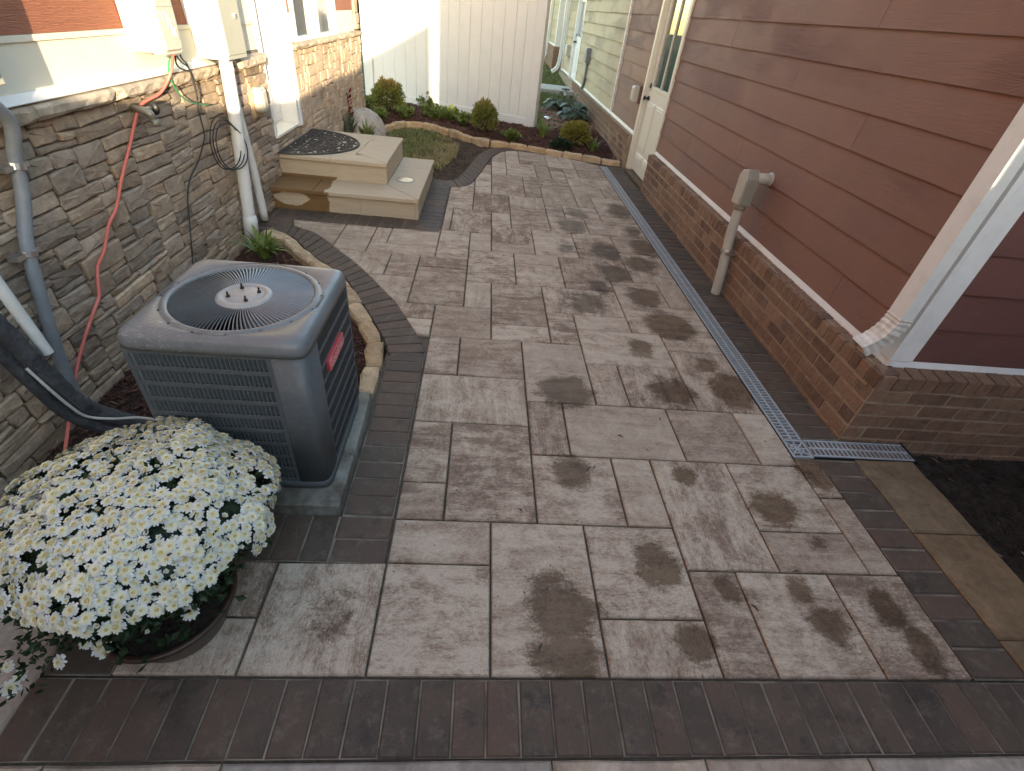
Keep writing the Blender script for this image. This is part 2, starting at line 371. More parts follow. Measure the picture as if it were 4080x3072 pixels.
def actop():
    n = NT('weathered_cabinet_top'); v = n.coords('pos', (1, 1, 1), False)
    col = n.ramp(n.noise(v, 8, 8, .7), [(.35, (.115, .128, .137)), (.62, (.16, .172, .178)), (.85, (.23, .215, .195))]).outputs[0]
    s_ = n.noise(n.coords('pos', (6, 22, 14), False), 6, 8, .75, 1.5)
    z = n.n('SeparateXYZ', {0: n.n('NewGeometry').outputs['Position']})
    corner = n.math('MULTIPLY', n.math('MULTIPLY_ADD', z.outputs[0], -4, -2.8, clamp=True), n.math('MULTIPLY_ADD', z.outputs[1], -4, 6.4, clamp=True))
    col = n.mix(n.math('MULTIPLY', n.ramp(s_, [(.58, (0, 0, 0)), (.66, (1, 1, 1))]).outputs[0], n.math('MULTIPLY_ADD', corner, .8, .05)), col, (.72, .70, .66))
    return n.out(col, n.math('MULTIPLY_ADD', n.noise(v, 12, 5), .35, .2), n.noise(v, 90, 3), .05, .003, .5)
MT['actop'] = actop()
MT['acdark'] = simple('dark_cabinet_inside', (.006, .007, .009), (.012, .014, .016), 30, .6)
MT['vane'] = simple('grille_steel', (.15, .17, .19), (.19, .21, .23), 12, .38, bump=.03)
MT['hub'] = simple('hub_plate', (.24, .255, .265), (.33, .33, .325), 14, .4, bump=.04, dirt=(.4, .36, .3), dscale=20, damt=.4)
MT['brass'] = simple('weathered_brass', (.16, .14, .11), (.26, .24, .2), 30, .4, metal=.4)
MT['fan'] = simple('fan_blade', (.23, .20, .17), (.3, .27, .24), 10, .5)
MT['badge'] = simple('red_badge', (.42, .035, .05), (.48, .05, .065), 20, .4)
MT['badge_text'] = simple('pink_lettering', (.66, .30, .30), None, 20, .4)
MT['slab'] = simple('concrete_pad', (.09, .08, .06), (.28, .27, .235), 7, .9, bump=.5, bscale=70, dirt=(.05, .036, .022), dscale=6, damt=.9)
def stepstone(name, c, wet=True):
    n = NT(name); v = n.coords('pos', (1.2, 7, 9)); a = n.noise(v, 5, 8, .7, .5)
    col = n.ramp(a, [(.3, tuple(x*.86 for x in c)), (.6, c), (.8, tuple(x*1.1 for x in c))]).outputs[0]
    vf = n.coords('pos', (1, 1, 1), False)
    s_ = n.noise(vf, 5, 7, .7)
    col = n.mix(n.ramp(s_, [(.62, (0, 0, 0)), (.76, (.5, .5, .5))]).outputs[0], col, (.30, .19, .10))
    if wet:
        p = n.n('SeparateXYZ', {0: n.n('NewGeometry').outputs['Position']})
        w = n.math('ADD', n.math('MULTIPLY', n.math('ADD', p.outputs[0], 1.345), -14), n.math('MULTIPLY_ADD', n.noise(vf, 7, 4), 3, -1.5))
        dry = n.n('Mapping', {'Vector': n.n('NewGeometry').outputs['Position'], 'Location': (1.71/.145, 0, -.095/.06), 'Scale': (1/.145, 0, 1/.06)})
        dl = n.n('VectorMath', {0: dry}, operation='LENGTH').outputs['Value']
        dl = n.math('ADD', dl, n.math('MULTIPLY_ADD', n.noise(vf, 12, 4), .9, -.45))
        front = n.math('LESS_THAN', p.outputs[2], .15)
        isl = n.math('MULTIPLY', n.math('LESS_THAN', dl, 1), front)
        lowz = n.math('LESS_THAN', p.outputs[2], .215)
        wm = n.math('MULTIPLY', n.ramp(w, [(.45, (0, 0, 0)), (.6, (1, 1, 1))]).outputs[0], n.math('MULTIPLY', lowz, n.math('SUBTRACT', 1, isl)))
        col = n.mix(wm, col, n.mix(1., col, (.40, .28, .16), 'MULTIPLY'))
    return n.out(col, .8, n.math('ADD', n.noise(vf, 60, 6), a), .3, .006, .3)
MT['step'] = stepstone('sandstone_step', (.46, .378, .275))
MT['step_joint'] = simple('step_joint', (.27, .25, .22), (.34, .32, .28), 20, .95)
MT['boulder'] = stone_material('boulder_stone', (.40, .385, .355), .05, rust=(.55, .53, .5))
MT['grate'] = simple('grey_plastic_grate', (.30, .325, .34), (.36, .385, .40), 20, .42, bump=.05, dirt=(.22, .2, .17), dscale=14, damt=.25)
MT['trough'] = simple('black_channel', (.012, .013, .015), (.02, .022, .024), 20, .6)
MT['pot'] = simple('dark_brown_pot', (.035, .02, .014), (.055, .032, .022), 10, .35, bump=.05)
MT['alu'] = simple('white_downspout_metal', (.70, .70, .66), (.75, .75, .71), 4, .35, bump=.03, dirt=(.45, .40, .3), dscale=14, damt=.2)
MT['alu_worn'] = simple('scuffed_downspout_elbow', (.55, .52, .46), (.75, .72, .66), 22, .35, bump=.3, bscale=50, dirt=(.35, .28, .2), dscale=25, damt=.6)
MT['concrete'] = simple('walk_concrete', (.38, .355, .31), (.45, .42, .37), 10, .9, bump=.3)
MT['slate'] = simple('slate_blue_siding', (.13, .14, .15), (.16, .17, .18), 4, .7, bump=.2)
MT['roof'] = simple('roof_shingle', (.07, .065, .06), (.11, .10, .095), 20, .95, bump=.5)
MT['lens'] = simple('pale_gold_disc', (.34, .25, .12), (.56, .46, .28), 30, .25, bump=.3, bscale=60)  # pale gold tone for the disc in the lower step
MT['bare'] = simple('bare_earth', (.05, .034, .024), (.10, .068, .046), 18, 1, bump=.9, bscale=80, bdist=.02)
def leaf(name, c0, c1, c2=None, rough=.5, hz=None):
    n = NT(name); r_ = n.noise(n.coords('pos', (1, 1, 1), False), 38, 2, .5)
    col = n.ramp(r_, [(.3, c0), (.5, c1), (.7, c2 or c1)]).outputs[0]
    if hz:   # tips of the bush turned bronze in autumn: by height on the plant
        z = n.n('SeparateXYZ', {0: n.n('NewGeometry').outputs['Position']}).outputs[2]
        f = n.math('MULTIPLY_ADD', n.math('SUBTRACT', z, hz[0]), 1/hz[1], n.math('MULTIPLY_ADD', r_, 1.2, -.6), clamp=True)
        col = n.mix(f, col, hz[2])
    n.set(n.b, 'Base Color', col); n.set(n.b, 'Roughness', rough); n.set(n.b, 'Specular IOR Level', .3)
    try: n.b.inputs['Transmission Weight'].default_value = 0
    except Exception: pass
    tl = n.n('BsdfTranslucent', {'Color': col}); mx = n.n('MixShader', {0: .25}); n.set(mx, 1, n.b.outputs[0]); n.set(mx, 2, tl)
    n.t.links.new(mx.outputs[0], n.t.nodes['Material Output'].inputs[0]); return n.m
MT['grass'] = leaf('grass_blade', (.08, .12, .03), (.15, .18, .055), (.26, .25, .10))
MT['straw'] = leaf('dry_grass_blade', (.26, .205, .10), (.40, .33, .18), (.2, .2, .08))
MT['shrub'] = leaf('bronze_conifer_leaf', (.11, .14, .03), (.20, .21, .05), (.28, .24, .06), hz=(.40, .2, (.31, .19, .055)))
MT['gold'] = leaf('gold_conifer_leaf', (.15, .16, .035), (.26, .235, .05), (.34, .245, .06))
MT['greenleaf'] = leaf('fresh_green_leaf', (.09, .14, .03), (.17, .22, .05), (.25, .28, .075))
MT['darkleaf'] = leaf('dark_green_leaf', (.012, .025, .012), (.025, .045, .02), (.05, .075, .03))
MT['hosta'] = leaf('blue_green_hosta_leaf', (.065, .10, .08), (.11, .155, .12), (.16, .2, .14))
MT['hosta2'] = leaf('dull_hosta_leaf', (.06, .075, .05), (.10, .12, .08), (.17, .15, .09))
MT['redleaf'] = leaf('dark_red_leaf', (.10, .015, .015), (.16, .03, .025))
MT['petal'] = leaf('white_petal', (.64, .65, .61), (.74, .75, .72), (.80, .81, .80), .55)
MT['petal_in'] = leaf('cream_inner_petal', (.75, .71, .47), (.78, .75, .55), (.79, .77, .62), .55)
MT['eye'] = leaf('yellow_flower_eye', (.58, .42, .12), (.62, .48, .17), (.52, .42, .12), .6)
MT['hedge'] = leaf('hedge_leaf', (.012, .03, .012), (.02, .045, .018), (.03, .06, .02))

# ---------------------------------------------------------------- the setting: ground, beds, patio
def hfield(name, x0, x1, y0, y1, step, fz, mt, poly=None, **kw):
    nx = max(1, int((x1-x0)/step)); ny = max(1, int((y1-y0)/step)); b = MB(); ids = {}
    for j in range(ny+1):
        for i in range(nx+1):
            x = x0+(x1-x0)*i/nx; y = y0+(y1-y0)*j/ny; ids[i, j] = len(b.v); b.v.append((x, y, fz(x, y)))
    for j in range(ny):
        for i in range(nx):
            c = (x0+(x1-x0)*(i+.5)/nx, y0+(y1-y0)*(j+.5)/ny)
            if poly and not inside(c, poly): continue
            b.f.append([ids[i, j], ids[i+1, j], ids[i+1, j+1], ids[i, j+1]]); b.mi.append(0)
    return b.build(name, mt, None, True, False, **kw)
def nz(x, y, s, a, o=0): return noise.noise((x*s+o, y*s-o, o*1.7))*a

g = MB(); g.add([(-220, -220, -.26), (220, -220, -.26), (220, 220, -.26), (-220, 220, -.26)], [(0, 1, 2, 3)])
g.build('ground', MT['soil'], kind='structure')

def z_lawn(x, y):
    t = min(1, max(0, (y-9)/6)); return .02+.2*t+max(0, y-15)*.035+nz(x, y, 2.5, .02, 3)
hfield('lawn', -14, 2.2, 8.9, 40, .35, z_lawn, MT['lawn'], kind='structure')

# the planting bed along the stone wall, behind and beside the air conditioner
def z_bedl(x, y):
    t = min(1, max(0, (x+1.95)/.9)); s = min(1, max(0, (y-1.2)/2.6))
    return -.16+.075*s+.10*t*t+nz(x, y, 9, .018, 1)+nz(x, y, 30, .01, 2)
BEDL = [(-2.05, .1), (-1.02, .1), (-1.02, 1.2), (-.5, 1.25), (-.5, 2.3), (-.62, 2.62), (-.86, 3.1), (-1.17, 3.5), (-1.42, 3.8), (-1.66, 4.02), (-2.05, 4.15)]
hfield('mulch_bed', -2.05, -.4, .1, 4.2, .035, z_bedl, MT['mulch'], BEDL, kind='structure')
EDGE = [(-1.92, 7.62), (-1.60, 7.66), (-1.56, 8.0), (-1.47, 8.38), (-1.28, 8.68), (-1.03, 8.78), (-.74, 8.66), (-.43, 8.34), (-.14, 8.03), (.13, 7.95), (.41, 7.93), (.67, 7.85), (.95, 7.76), (1.2, 7.65), (1.45, 7.58), (1.69, 7.5), (1.98, 7.47)]
BEDF = EDGE+[(1.98, 9.6), (.95, 9.35), (-2.5, 10.95), (-2.5, 7.62)]
def z_bedf(x, y): return .015+min(.05, max(0, (y-7.6)*.05))+nz(x, y, 7, .02, 5)+nz(x, y, 26, .012, 6)
hfield('mulch_bed', -2.5, 2.0, 7.4, 11, .05, z_bedf, MT['mulch'], BEDF, kind='structure')
# grass island between the steps and the curved brick border
ISL = [(-1.95, 5.9), (-.6, 5.98), (-.36, 5.95), (-.27, 6.15), (-.19, 6.54), (-.12, 6.96), (-.04, 7.35), (.06, 7.68), (.2, 7.9)]+EDGE[9:1:-1]+[(-1.95, 7.7)]
def z_isl(x, y): return -.03+nz(x, y, 6, .02, 8)+nz(x, y, 22, .012, 9)
hfield('earth_patch', -2.0, .25, 5.8, 8.9, .05, z_isl, MT['bare'], ISL, kind='structure')
def z_dirt(x, y): return -.10+nz(x, y, 6, .03, 11)+nz(x, y, 25, .02, 12)
hfield('garden_soil', 2.28, 4.6, -1, 1.84, .05, z_dirt, MT['soil'], kind='structure')

base = MB(); base.box(-1.22, 2.0, .2, 1.80, -.2, -.016); base.box(-.5, 2.0, 1.80, 2.5, -.2, -.016); base.box(-1.7, 2.0, 4.2, 4.7, -.2, -.0162)
FIELD = [(-.999, .632), (1.77, .632), (1.775, 1.655), (1.651, 1.655), (1.651, 7.35), (1.329, 7.53), (1.1, 7.64), (.879, 7.70), (.478, 7.755), (.34, 7.69), (.24, 7.56), (.126, 7.24), (.042, 6.78), (-.014, 6.42), (-.084, 6.08), (-.12, 5.90), (-.167, 5.79), (-.253, 5.705), (-.355, 5.68), (-.352, 4.295), (-1.63, 4.315), (-1.576, 4.17), (-1.418, 4.096), (-1.308, 3.99), (-1.108, 3.758), (-.936, 3.551), (-.781, 3.337), (-.648, 3.139), (-.546, 2.988), (-.452, 2.798), (-.365, 2.62), (-.313, 2.5), (-.28, 2.39), (-.272, 1.5), (-.268, 1.012), (-.653, 1.008), (-.999, 1.008)]
SANDP = [(-.2, 2.4), (2.0, 2.4), (2.0, 7.42), (1.3, 7.72), (.6, 7.93), (.2, 7.88), (.05, 7.66), (-.05, 7.34), (-.13, 6.96), (-.2, 6.54), (-.28, 6.14), (-.37, 5.92), (-.6, 5.97), (-.6, 4.5), (-1.9, 4.62), (-1.75, 4.05), (-1.55, 3.95), (-1.38, 3.75), (-1.13, 3.46), (-.94, 3.28), (-.83, 3.07), (-.64, 2.72), (-.48, 2.36)]
base.prism(SANDP, -.2, -.017)
patio = base.build('patio', MT['sand'], kind='structure')

js = MB()
for (a_, c_, d_, e_) in ((-1.195, 2.4, .424, .624), (1.779, 1.984, .63, 1.655), (1.772, 1.982, 1.806, 7.44), (-1.195, -1.002, .63, 1.215), (-.476, -.276, 1.0121, 2.385), (-.995, -.4761, 1.0121, 1.215), (-1.93, -.582, 4.314, 4.58), (-.58, -.355, 4.3, 5.935), (-1.88, -1.638, 4.02, 4.3135)): js.add([(a_, d_, -.0048), (c_, d_, -.0048), (c_, e_, -.0048), (a_, e_, -.0048)], [(0, 1, 2, 3)])
js.build('joint_sand', MT['joint'], patio)
PAV = """-2 1 6 8;-1 1 3 6;-2 -1 4 6;-2 -1 3 4;1 2 5 7;2 5 5 7;5 7 5 7;7 8 5 7;1 3 3 5;3 4 3 5;4 6 2 5;6 8 3 5;6 8 2 3;-2 0 0 2;-2 0 2 3;0 2 0 3;2 4 1 3;2 4 0 1;4 5 0 2;5 7 0 2;7 9 0 2;8 9 2 4;8 9 4 5.4;
-4 -2 0 2;-6 -4 0 .92;-6 -4 .92 2;-2 -1 8 10;-1 1 8 10;1 3 7 10;-2 0 10 12;-4 -2 11 12;-4 -2 10 11;0 2 13 14;0 2 11 13;0 2 10 11;2 3 10 12;2 5 12 14;3 5 11 12;3 6 9 11;3 4 7 9;4 6 7 9;6 8 10 11;6 8 7 10;5 7 13 15;7 8 13 15;5 8 11 13;-1 0 12 14;-1 1 14 17;1 3 16 17;1 3 14 16;3 6 15 17;3 5 14 15;6 8 18 20;6 8 15 18;2 4 17 20;4 6 19 20;4 6 17 19;
0 2 18 20;0 2 17 18;-1 0 17 19;-2.4 -1 16 19;-3 -1 12 15;-3 -1 15 16;-4.2 -3 14 16;-6.4 -4.2 14 16;-5.6 -3 12 14;-5.3 -2.4 16 17;-4.6 -2.4 17 19;-5.3 -4.6 17 19;-6.7 -5.3 16 19;-8.5 -6.7 16 18;-9.6 -6.7 18 19;-2 0 19 22;-2.4 -2 20.4 22;-2.4 -2 19 20.4;0 1 20 22;1 3 20 23;-1 1 22 25;-2.4 -1 22 25;1 3 23 25;3 5 24 27;2 3 25 27;0 2 27 29;0 2 25 27;2 5 27 29;5 8 28 30;5 7 26 28;5 6 24 26;7 8 26 28;6 8 23 26;6 8 22 23;4 6 22 24;3 4 22 24;3 5 20 22;5 8 20 22;-1 0 25 29;-2.4 -1 25 27;
0 1 29 32;1 3 29 32;3 4 29 32;4 5 29 31;5 6 30 31;4 5 31 32;4 6 32 34;5 6 31 32;6 8 30 32;6 8 32 34;2 4 33 36;1 2 32 35;0 1 32 34;2 4 32 33;4 5 34 37;5 8 34 36;2 4 36 38;1 2 35 38;0 1 34 37;5 6 36 38;-1 0 29 31"""
def gx(i): return .115+.192*i
def gy(j): return .63+.1935*j+.00018*j*j
rp = random.Random(3)
for s_ in PAV.replace('\n', '').split(';'):
    i0, i1, j0, j1 = map(float, s_.split()); gp = .0042
    P = clip(FIELD, gx(i0)+gp, gx(i1)-gp, gy(j0)+gp, gy(j1)-gp)
    if len(P) < 3 or area(P) < .0015: continue
    dz = rp.uniform(-.0016, .0016); cx = sum(p[0] for p in P)/len(P); cy = sum(p[1] for p in P)/len(P)
    ax, ay = rp.uniform(-.004, .004), rp.uniform(-.004, .004); a = rp.uniform(-.0022, .0022)
    b = MB(lambda p: (cx+(p[0]-cx)-a*(p[1]-cy), cy+(p[1]-cy)+a*(p[0]-cx), p[2]+dz+(ax*(p[0]-cx)+ay*(p[1]-cy) if p[2] > -.01 else 0)))
    b.prism(P, -.06, 0, .0045); b.build('paver', MT['paver'], patio)

nb = 0
def bbrick(P, c=.004, h=0.):
    global nb
    nb += 1; dz = rp.uniform(-.002, .002)+h; cx = sum(p[0] for p in P)/len(P); cy = sum(p[1] for p in P)/len(P); ax, ay = rp.uniform(-.012, .012), rp.uniform(-.012, .012)
    b = MB(lambda p: (p[0], p[1], p[2]+dz+(ax*(p[0]-cx)+ay*(p[1]-cy) if p[2] > -.01 else 0)))
    b.prism(P, -.06, 0, c); b.build('border_brick', MT['border'], patio)
def jr(x0, x1, y0, y1, j=.0015):
    q = lambda: rp.uniform(-j, j)
    return [(x0+q(), y0+q()), (x1+q(), y0+q()), (x1+q(), y1+q()), (x0+q(), y1+q())]
def row_x(x0, x1, y0, y1, pitch, gap=.0055):
    n = max(1, round((x1-x0)/pitch)); p = (x1-x0)/n
    for k in range(n): bbrick(jr(x0+k*p+gap/2, x0+(k+1)*p-gap/2, y0, y1))
def row_y(x0, x1, y0, y1, pitch, gap=.0055):
    n = max(1, round((y1-y0)/pitch)); p = (y1-y0)/n
    for k in range(n): bbrick(jr(x0, x1, y0+k*p+gap/2, y0+(k+1)*p-gap/2))
row_x(-1.195, 2.40, .426, .622, .1003)                    # soldier course across the front
row_y(1.781, 1.982, .632, 1.652, .102, .009)                    # right border
row_y(1.773, 1.979, 1.81, 7.36, .1005, .0095)                    # between channel drain and brick wall
row_y(-1.19, -1.005, .632, 1.215, .195)                   # left border beside the pot
row_y(-.472, -.28, 1.222, 2.385, .0985)                   # straight run beside the pad
bbrick(jr(-.478, -.276, 1.118, 1.212)); bbrick(jr(-.475, -.274, 1.016, 1.110))
row_x(-.995, -.484, 1.016, 1.212, .1015)
row_x(-1.93, -.585, 4.318, 4.575, .107); row_y(-.575, -.358, 4.31, 5.70, .0995)
row_x(-.575, -.358, 5.706, 5.93, .105)
row_y(-1.88, -1.64, 4.02, 4.31, .098)
CIN = [(-1.63, 4.30), (-1.576, 4.17), (-1.418, 4.096), (-1.308, 3.99), (-1.108, 3.758), (-.936, 3.551), (-.781, 3.337), (-.648, 3.139), (-.546, 2.988), (-.452, 2.798), (-.365, 2.62), (-.313, 2.5), (-.282, 2.39)]
COUT = [(-1.66, 4.02), (-1.60, 3.985), (-1.528, 3.945), (-1.378, 3.752), (-1.259, 3.605), (-1.129, 3.469), (-.95, 3.28), (-.832, 3.072), (-.739, 2.907), (-.646, 2.723), (-.586, 2.609), (-.519, 2.461), (-.486, 2.36)]
def arc_bricks(A, B, n, gap=.03, nocut=None):
    A = resample(spline([(*p, 0) for p in A], 5), .02); B = resample(spline([(*p, 0) for p in B], 5), .02)
    def at(P, t): i = t*(len(P)-1); k = min(int(i), len(P)-2); return P[k].lerp(P[k+1], i-k)
    for k in range(n):
        t0 = (k+gap)/n; t1 = (k+1-gap)/n
        q = [at(A, t0), at(A, t1), at(B, t1), at(B, t0)]
        q[0], q[3] = q[0].lerp(q[3], .02), q[3].lerp(q[0], .02)
        bbrick([(p.x, p.y) for p in q])
arc_bricks(CIN, COUT, 24)
SIN = [(-.354, 5.69), (-.253, 5.712), (-.167, 5.80), (-.12, 5.91), (-.09, 6.08), (-.02, 6.42), (.036, 6.78), (.118, 7.24), (.232, 7.57), (.335, 7.705), (.478, 7.765)]
SOUT = [(-.40, 5.95), (-.357, 5.93), (-.30, 6.05), (-.275, 6.15), (-.235, 6.32), (-.197, 6.54), (-.13, 6.965), (-.053, 7.349), (.056, 7.681), (.197, 7.86), (.462, 7.93)]
arc_bricks(SIN, SOUT, 24)
arc_bricks([(.485, 7.77), (.879, 7.712), (1.1, 7.655), (1.329, 7.545), (1.66, 7.365)], [(.47, 7.93), (.86, 7.845), (1.1, 7.73), (1.33, 7.635), (1.68, 7.50)], 12)
row_x(1.68, 1.98, 7.375, 7.46, .1)

# front kerb, side kerb and the stone left of the soldier course
def kerb(name, label, rects, mt, z0, z1, group=None):
    t = thing(name, label, 'kerb', group)
    for P in rects:
        b = MB(); rr = random.Random(int(P[0][0]*97+P[0][1]*31))
        Q = []
        for i in range(len(P)):
            a, c = P[i], P[(i+1) % len(P)]; Q.append(a)
            for k in (1, 2, 3): Q.append((a[0]+(c[0]-a[0])*k/4+rr.uniform(-.003, .003), a[1]+(c[1]-a[1])*k/4+rr.uniform(-.003, .003)))
        b.prism(Q, z0, z1, .008, .0015, rr); b.build('kerb_stone', mt, t)
    return t
xs = [-1.9, -1.044, -.602, .29, .742, 1.25, 1.85, 2.5]
kerb('front_kerb', 'row of pale tan kerb stones below the dark soldier course of bricks', [rect(xs[i]+.003, xs[i+1]-.003, .12, .419) for i in range(7)], MT['kerbfront'], -.2, -.004)
kerb('side_kerb', 'smooth brown kerb stones between dark garden soil and brick border', [rect(1.992, 2.312, .43, .765), rect(1.992, 2.312, .769, 1.225), rect(1.992, 2.312, 1.229, 1.668)], MT['kerb'], -.2, .004)
kerb('corner_slab', 'pale stone slab at the corner left of the flower pot', [rect(-1.75, -1.2, .424, 1.05)], MT['kerbfront'], -.2, -.006)

# ---------------------------------------------------------------- channel drain
dr = thing('channel_drain', 'light grey slotted plastic channel drain along the brick wall', 'drain')
b = MB(); b.box(1.651, 1.771, 1.657, 7.345, -.10, -.05); b.box(1.771, 2.338, 1.672, 1.803, -.10, -.05)
b.box(1.6505, 1.6535, 1.657, 7.345, -.05, -.002); b.box(1.768, 1.771, 1.803, 7.345, -.05, -.002); b.box(1.771, 2.338, 1.672, 1.675, -.05, -.002); b.box(1.771, 2.338, 1.8, 1.803, -.05, -.002); b.box(2.336, 2.345, 1.665, 1.81, -.12, .004)
b.build('channel', MT['trough'], dr)
def grate(y0, y1, xa=1.655, xb=1.7665, swap=False):
    b = MB((lambda p: (p[1], p[0], p[2])) if swap else None); t = -.014; xm = (xa+xb)/2
    b.box(xa, xa+.011, y0, y1, t, 0); b.box(xb-.011, xb, y0, y1, t, 0); b.box(xm-.006, xm+.006, y0+.001, y1-.001, t, -.0006)
    n = round((y1-y0)/.0252)
    for k in range(n+1):
        y = y0+(y1-y0)*k/n; w = .0036; ya = max(y0+.0005, y-w); yb = min(y1-.0005, y+w)
        b.box(xa+.011, xm-.006, ya, yb, t, -.0010); b.box(xm+.006, xb-.011, ya, yb, t, -.0010)
    return b.build('grate', MT['grate'], dr)
ys = [1.797, 2.285, 2.785, 3.285, 3.785, 4.285, 4.785, 5.285, 5.785, 6.285, 6.785, 7.34]
for i in range(len(ys)-1): grate(ys[i]+.0012, ys[i+1]-.0012)
grate(1.7735, 2.334, 1.678, 1.797, True)
b = MB(); x0, x1, y0, y1 = 1.655, 1.7665, 1.665, 1.7935; t = -.014
b.box(x0, x0+.011, y0, y1, t, 0); b.box(x1-.011, x1, y0, y1, t, 0); b.box(x0+.011, x1-.011, y0, y0+.011, t, 0); b.box(x0+.011, x1-.011, y1-.011, y1, t, 0)
cx, cy = (x0+x1)/2, (y0+y1)/2
for k in range(8):
    a = k*math.pi/4; d = Vector((math.cos(a), math.sin(a))); L = .05 if k % 2 == 0 else .068; pz = Vector((-d.y, d.x))*.0042
    b.add([(cx+s*pz.x+e*d.x*L, cy+s*pz.y+e*d.y*L, z) for z in (t, -.0015-k*1e-4) for e in (.004, 1) for s in (-1, 1)], [(0, 1, 3, 2), (4, 6, 7, 5), (0, 4, 5, 1), (2, 3, 7, 6), (0, 2, 6, 4), (1, 5, 7, 3)])
for r_ in (.028,):
    for k in range(4):
        a = k*math.pi/2; d = Vector((math.cos(a), math.sin(a))); pz = Vector((-d.y, d.x))
        q = Vector((cx, cy))+d*r_
        b.add([(q.x+pz.x*s+d.x*e, q.y+pz.y*s+d.y*e, z) for z in (t, -.0024) for e in (-.003, .003) for s in (-r_, r_)], [(0, 1, 3, 2), (4, 6, 7, 5), (0, 4, 5, 1), (2, 3, 7, 6), (0, 2, 6, 4), (1, 5, 7, 3)])
b.build('corner_grate', MT['grate'], dr)

# ---------------------------------------------------------------- right-hand building: brick base, brown siding, door
rb = thing('garage', 'red brown clapboard building on a brick base beside the drain', 'building')
XB = 1.985
def Tx(xf): return lambda p: (xf-p[2], p[0], p[1])             # (along y, up, out to -x)
def Ty(yf): return lambda p: (p[0], yf-p[2], p[1])             # (along x, up, out to -y)
rbr = random.Random(11); BRK = {}
def brick_mesh(L, hgt, k):
    key = (round(L, 3), round(hgt, 3), k % 3)
    if key not in BRK:
        b = MB(); rr = random.Random(k*7+int(L*1000)); j = lambda: rr.uniform(-.0016, .0016)
        b.prism([(j(), j()), (L/2, j()), (L+j(), j()), (L+j(), hgt+j()), (L/2, hgt+j()), (j(), hgt+j())], -.03, .0085, .003)
        BRK[key] = b.mesh('brick', MT['brick'])
    return BRK[key]
def put_brick(par, u0, u1, v0, v1, face, pos):
    me = brick_mesh(u1-u0, v1-v0, rbr.randrange(3)); o = obj('brick', me, par); d = rbr.uniform(-.0015, .0015)
    if face == 'x': o.matrix_local = Matrix(((0, 0, -1, pos+d), (1, 0, 0, u0), (0, 1, 0, v0), (0, 0, 0, 1)))
    else: o.matrix_local = Matrix(((1, 0, 0, u0), (0, 0, -1, pos+d), (0, 1, 0, v0), (0, 0, 0, 1)))
    return o
ROWS = [.2635, .182, .1005, .019, -.0625]
def lay(par, u0, u1, face, pos, rows, start=0, clipu=True):
    for k, z in enumerate(rows):
        off = (0 if (k+start) % 2 else .107); u = u0-off
        while u < u1:
            a = max(u, u0)+.0055; c = min(u+.214, u1)-.0055
            if c-a > .02: put_brick(par, round(a, 3), round(c, 3), z+.0055, z+.0760, face, pos)
            u += .214
b = MB(); b.box(XB+.0025, 2.25, 1.8135, 6.245, -.2, .4); b.box(XB+.0025, 2.25, 7.385, 16.3, -.2, .4)
bw = b.build('brick_base', MT['bmortar'], rb)
b = MB(); b.box(1.9895, 4.6, 1.8118, 2.2, -.25, .4); bw2 = b.build('brick_return', MT['bmortar'], rb)
lay(bw, 1.8165, 6.24, 'x', XB+.007, ROWS)
lay(bw, 7.39, 8.9, 'x', XB+.007, ROWS[:4])
lay(bw2, 1.985, 3.3, 'y', 1.817, ROWS+[-.144], 1)
def rowlock(par, t0, t1, face, pos, lip=.008):
    n = round((t1-t0)/.0762); p = (t1-t0)/n
    b = MB(); h = .0655
    prof = [(-.02, .350), (lip, .350), (lip, .424), (lip-.004, .428), (-.085, .440), (-.085, .350)]
    vs = [(w, 0, z) for w, z in prof]+[(w, h, z) for w, z in prof]; m_ = len(prof)
    b.add(vs, [tuple(range(m_))[::-1], tuple(range(m_, 2*m_))]+[(i, (i+1) % m_, m_+(i+1) % m_, m_+i) for i in range(m_)])
    me = b.mesh('rowlock_brick', MT['brick'])
    for k in range(n):
        o = obj('rowlock_brick', me, par); d = rbr.uniform(-.002, .002); t = t0+k*p+.005
        o.matrix_local = Matrix(((-1, 0, 0, pos+d), (0, 1, 0, t), (0, 0, 1, d), (0, 0, 0, 1))) if face == 'x' else Matrix(((0, 1, 0, t), (-1, 0, 0, pos+d), (0, 0, 1, d), (0, 0, 0, 1)))
rowlock(bw, 1.812, 6.245, 'x', XB); rowlock(bw2, 1.985, 3.4, 'y', 1.812)
b = MB(); b.box(1.9815, 2.09, 1.86, 6.24, .33, .4225); b.box(1.998, 2.09, 1.861, 6.239, .33, .431); b.box(2.05, 3.5, 1.8095, 1.92, .33, .4225); b.build('rowlock_mortar', MT['bmortar'], rb)
b = MB()                                                       # brick beyond the door, too far off to tell apart
for k, z in enumerate(ROWS[:4]):
    y = 8.9-(.107 if k % 2 else 0)
    while y < 13.3: b.T = Tx(XB+.007); b.prism(rect(max(8.9, y)+.0055, min(13.3, y+.214)-.0055, z+.0055, z+.076), -.02, .0085, .003); y += .214
y = 7.39
while y < 13.3: b.prism(rect(y+.005, y+.0705, .35, .428), -.06, .014, .003); y += .0762
b.build('far_bricks', MT['brick'], rb, kind='stuff')
b = MB(); b.box(2.0, 2.12, 7.39, 13.3, .33, .43); b.build('rowlock_mortar', MT['bmortar'], rb)

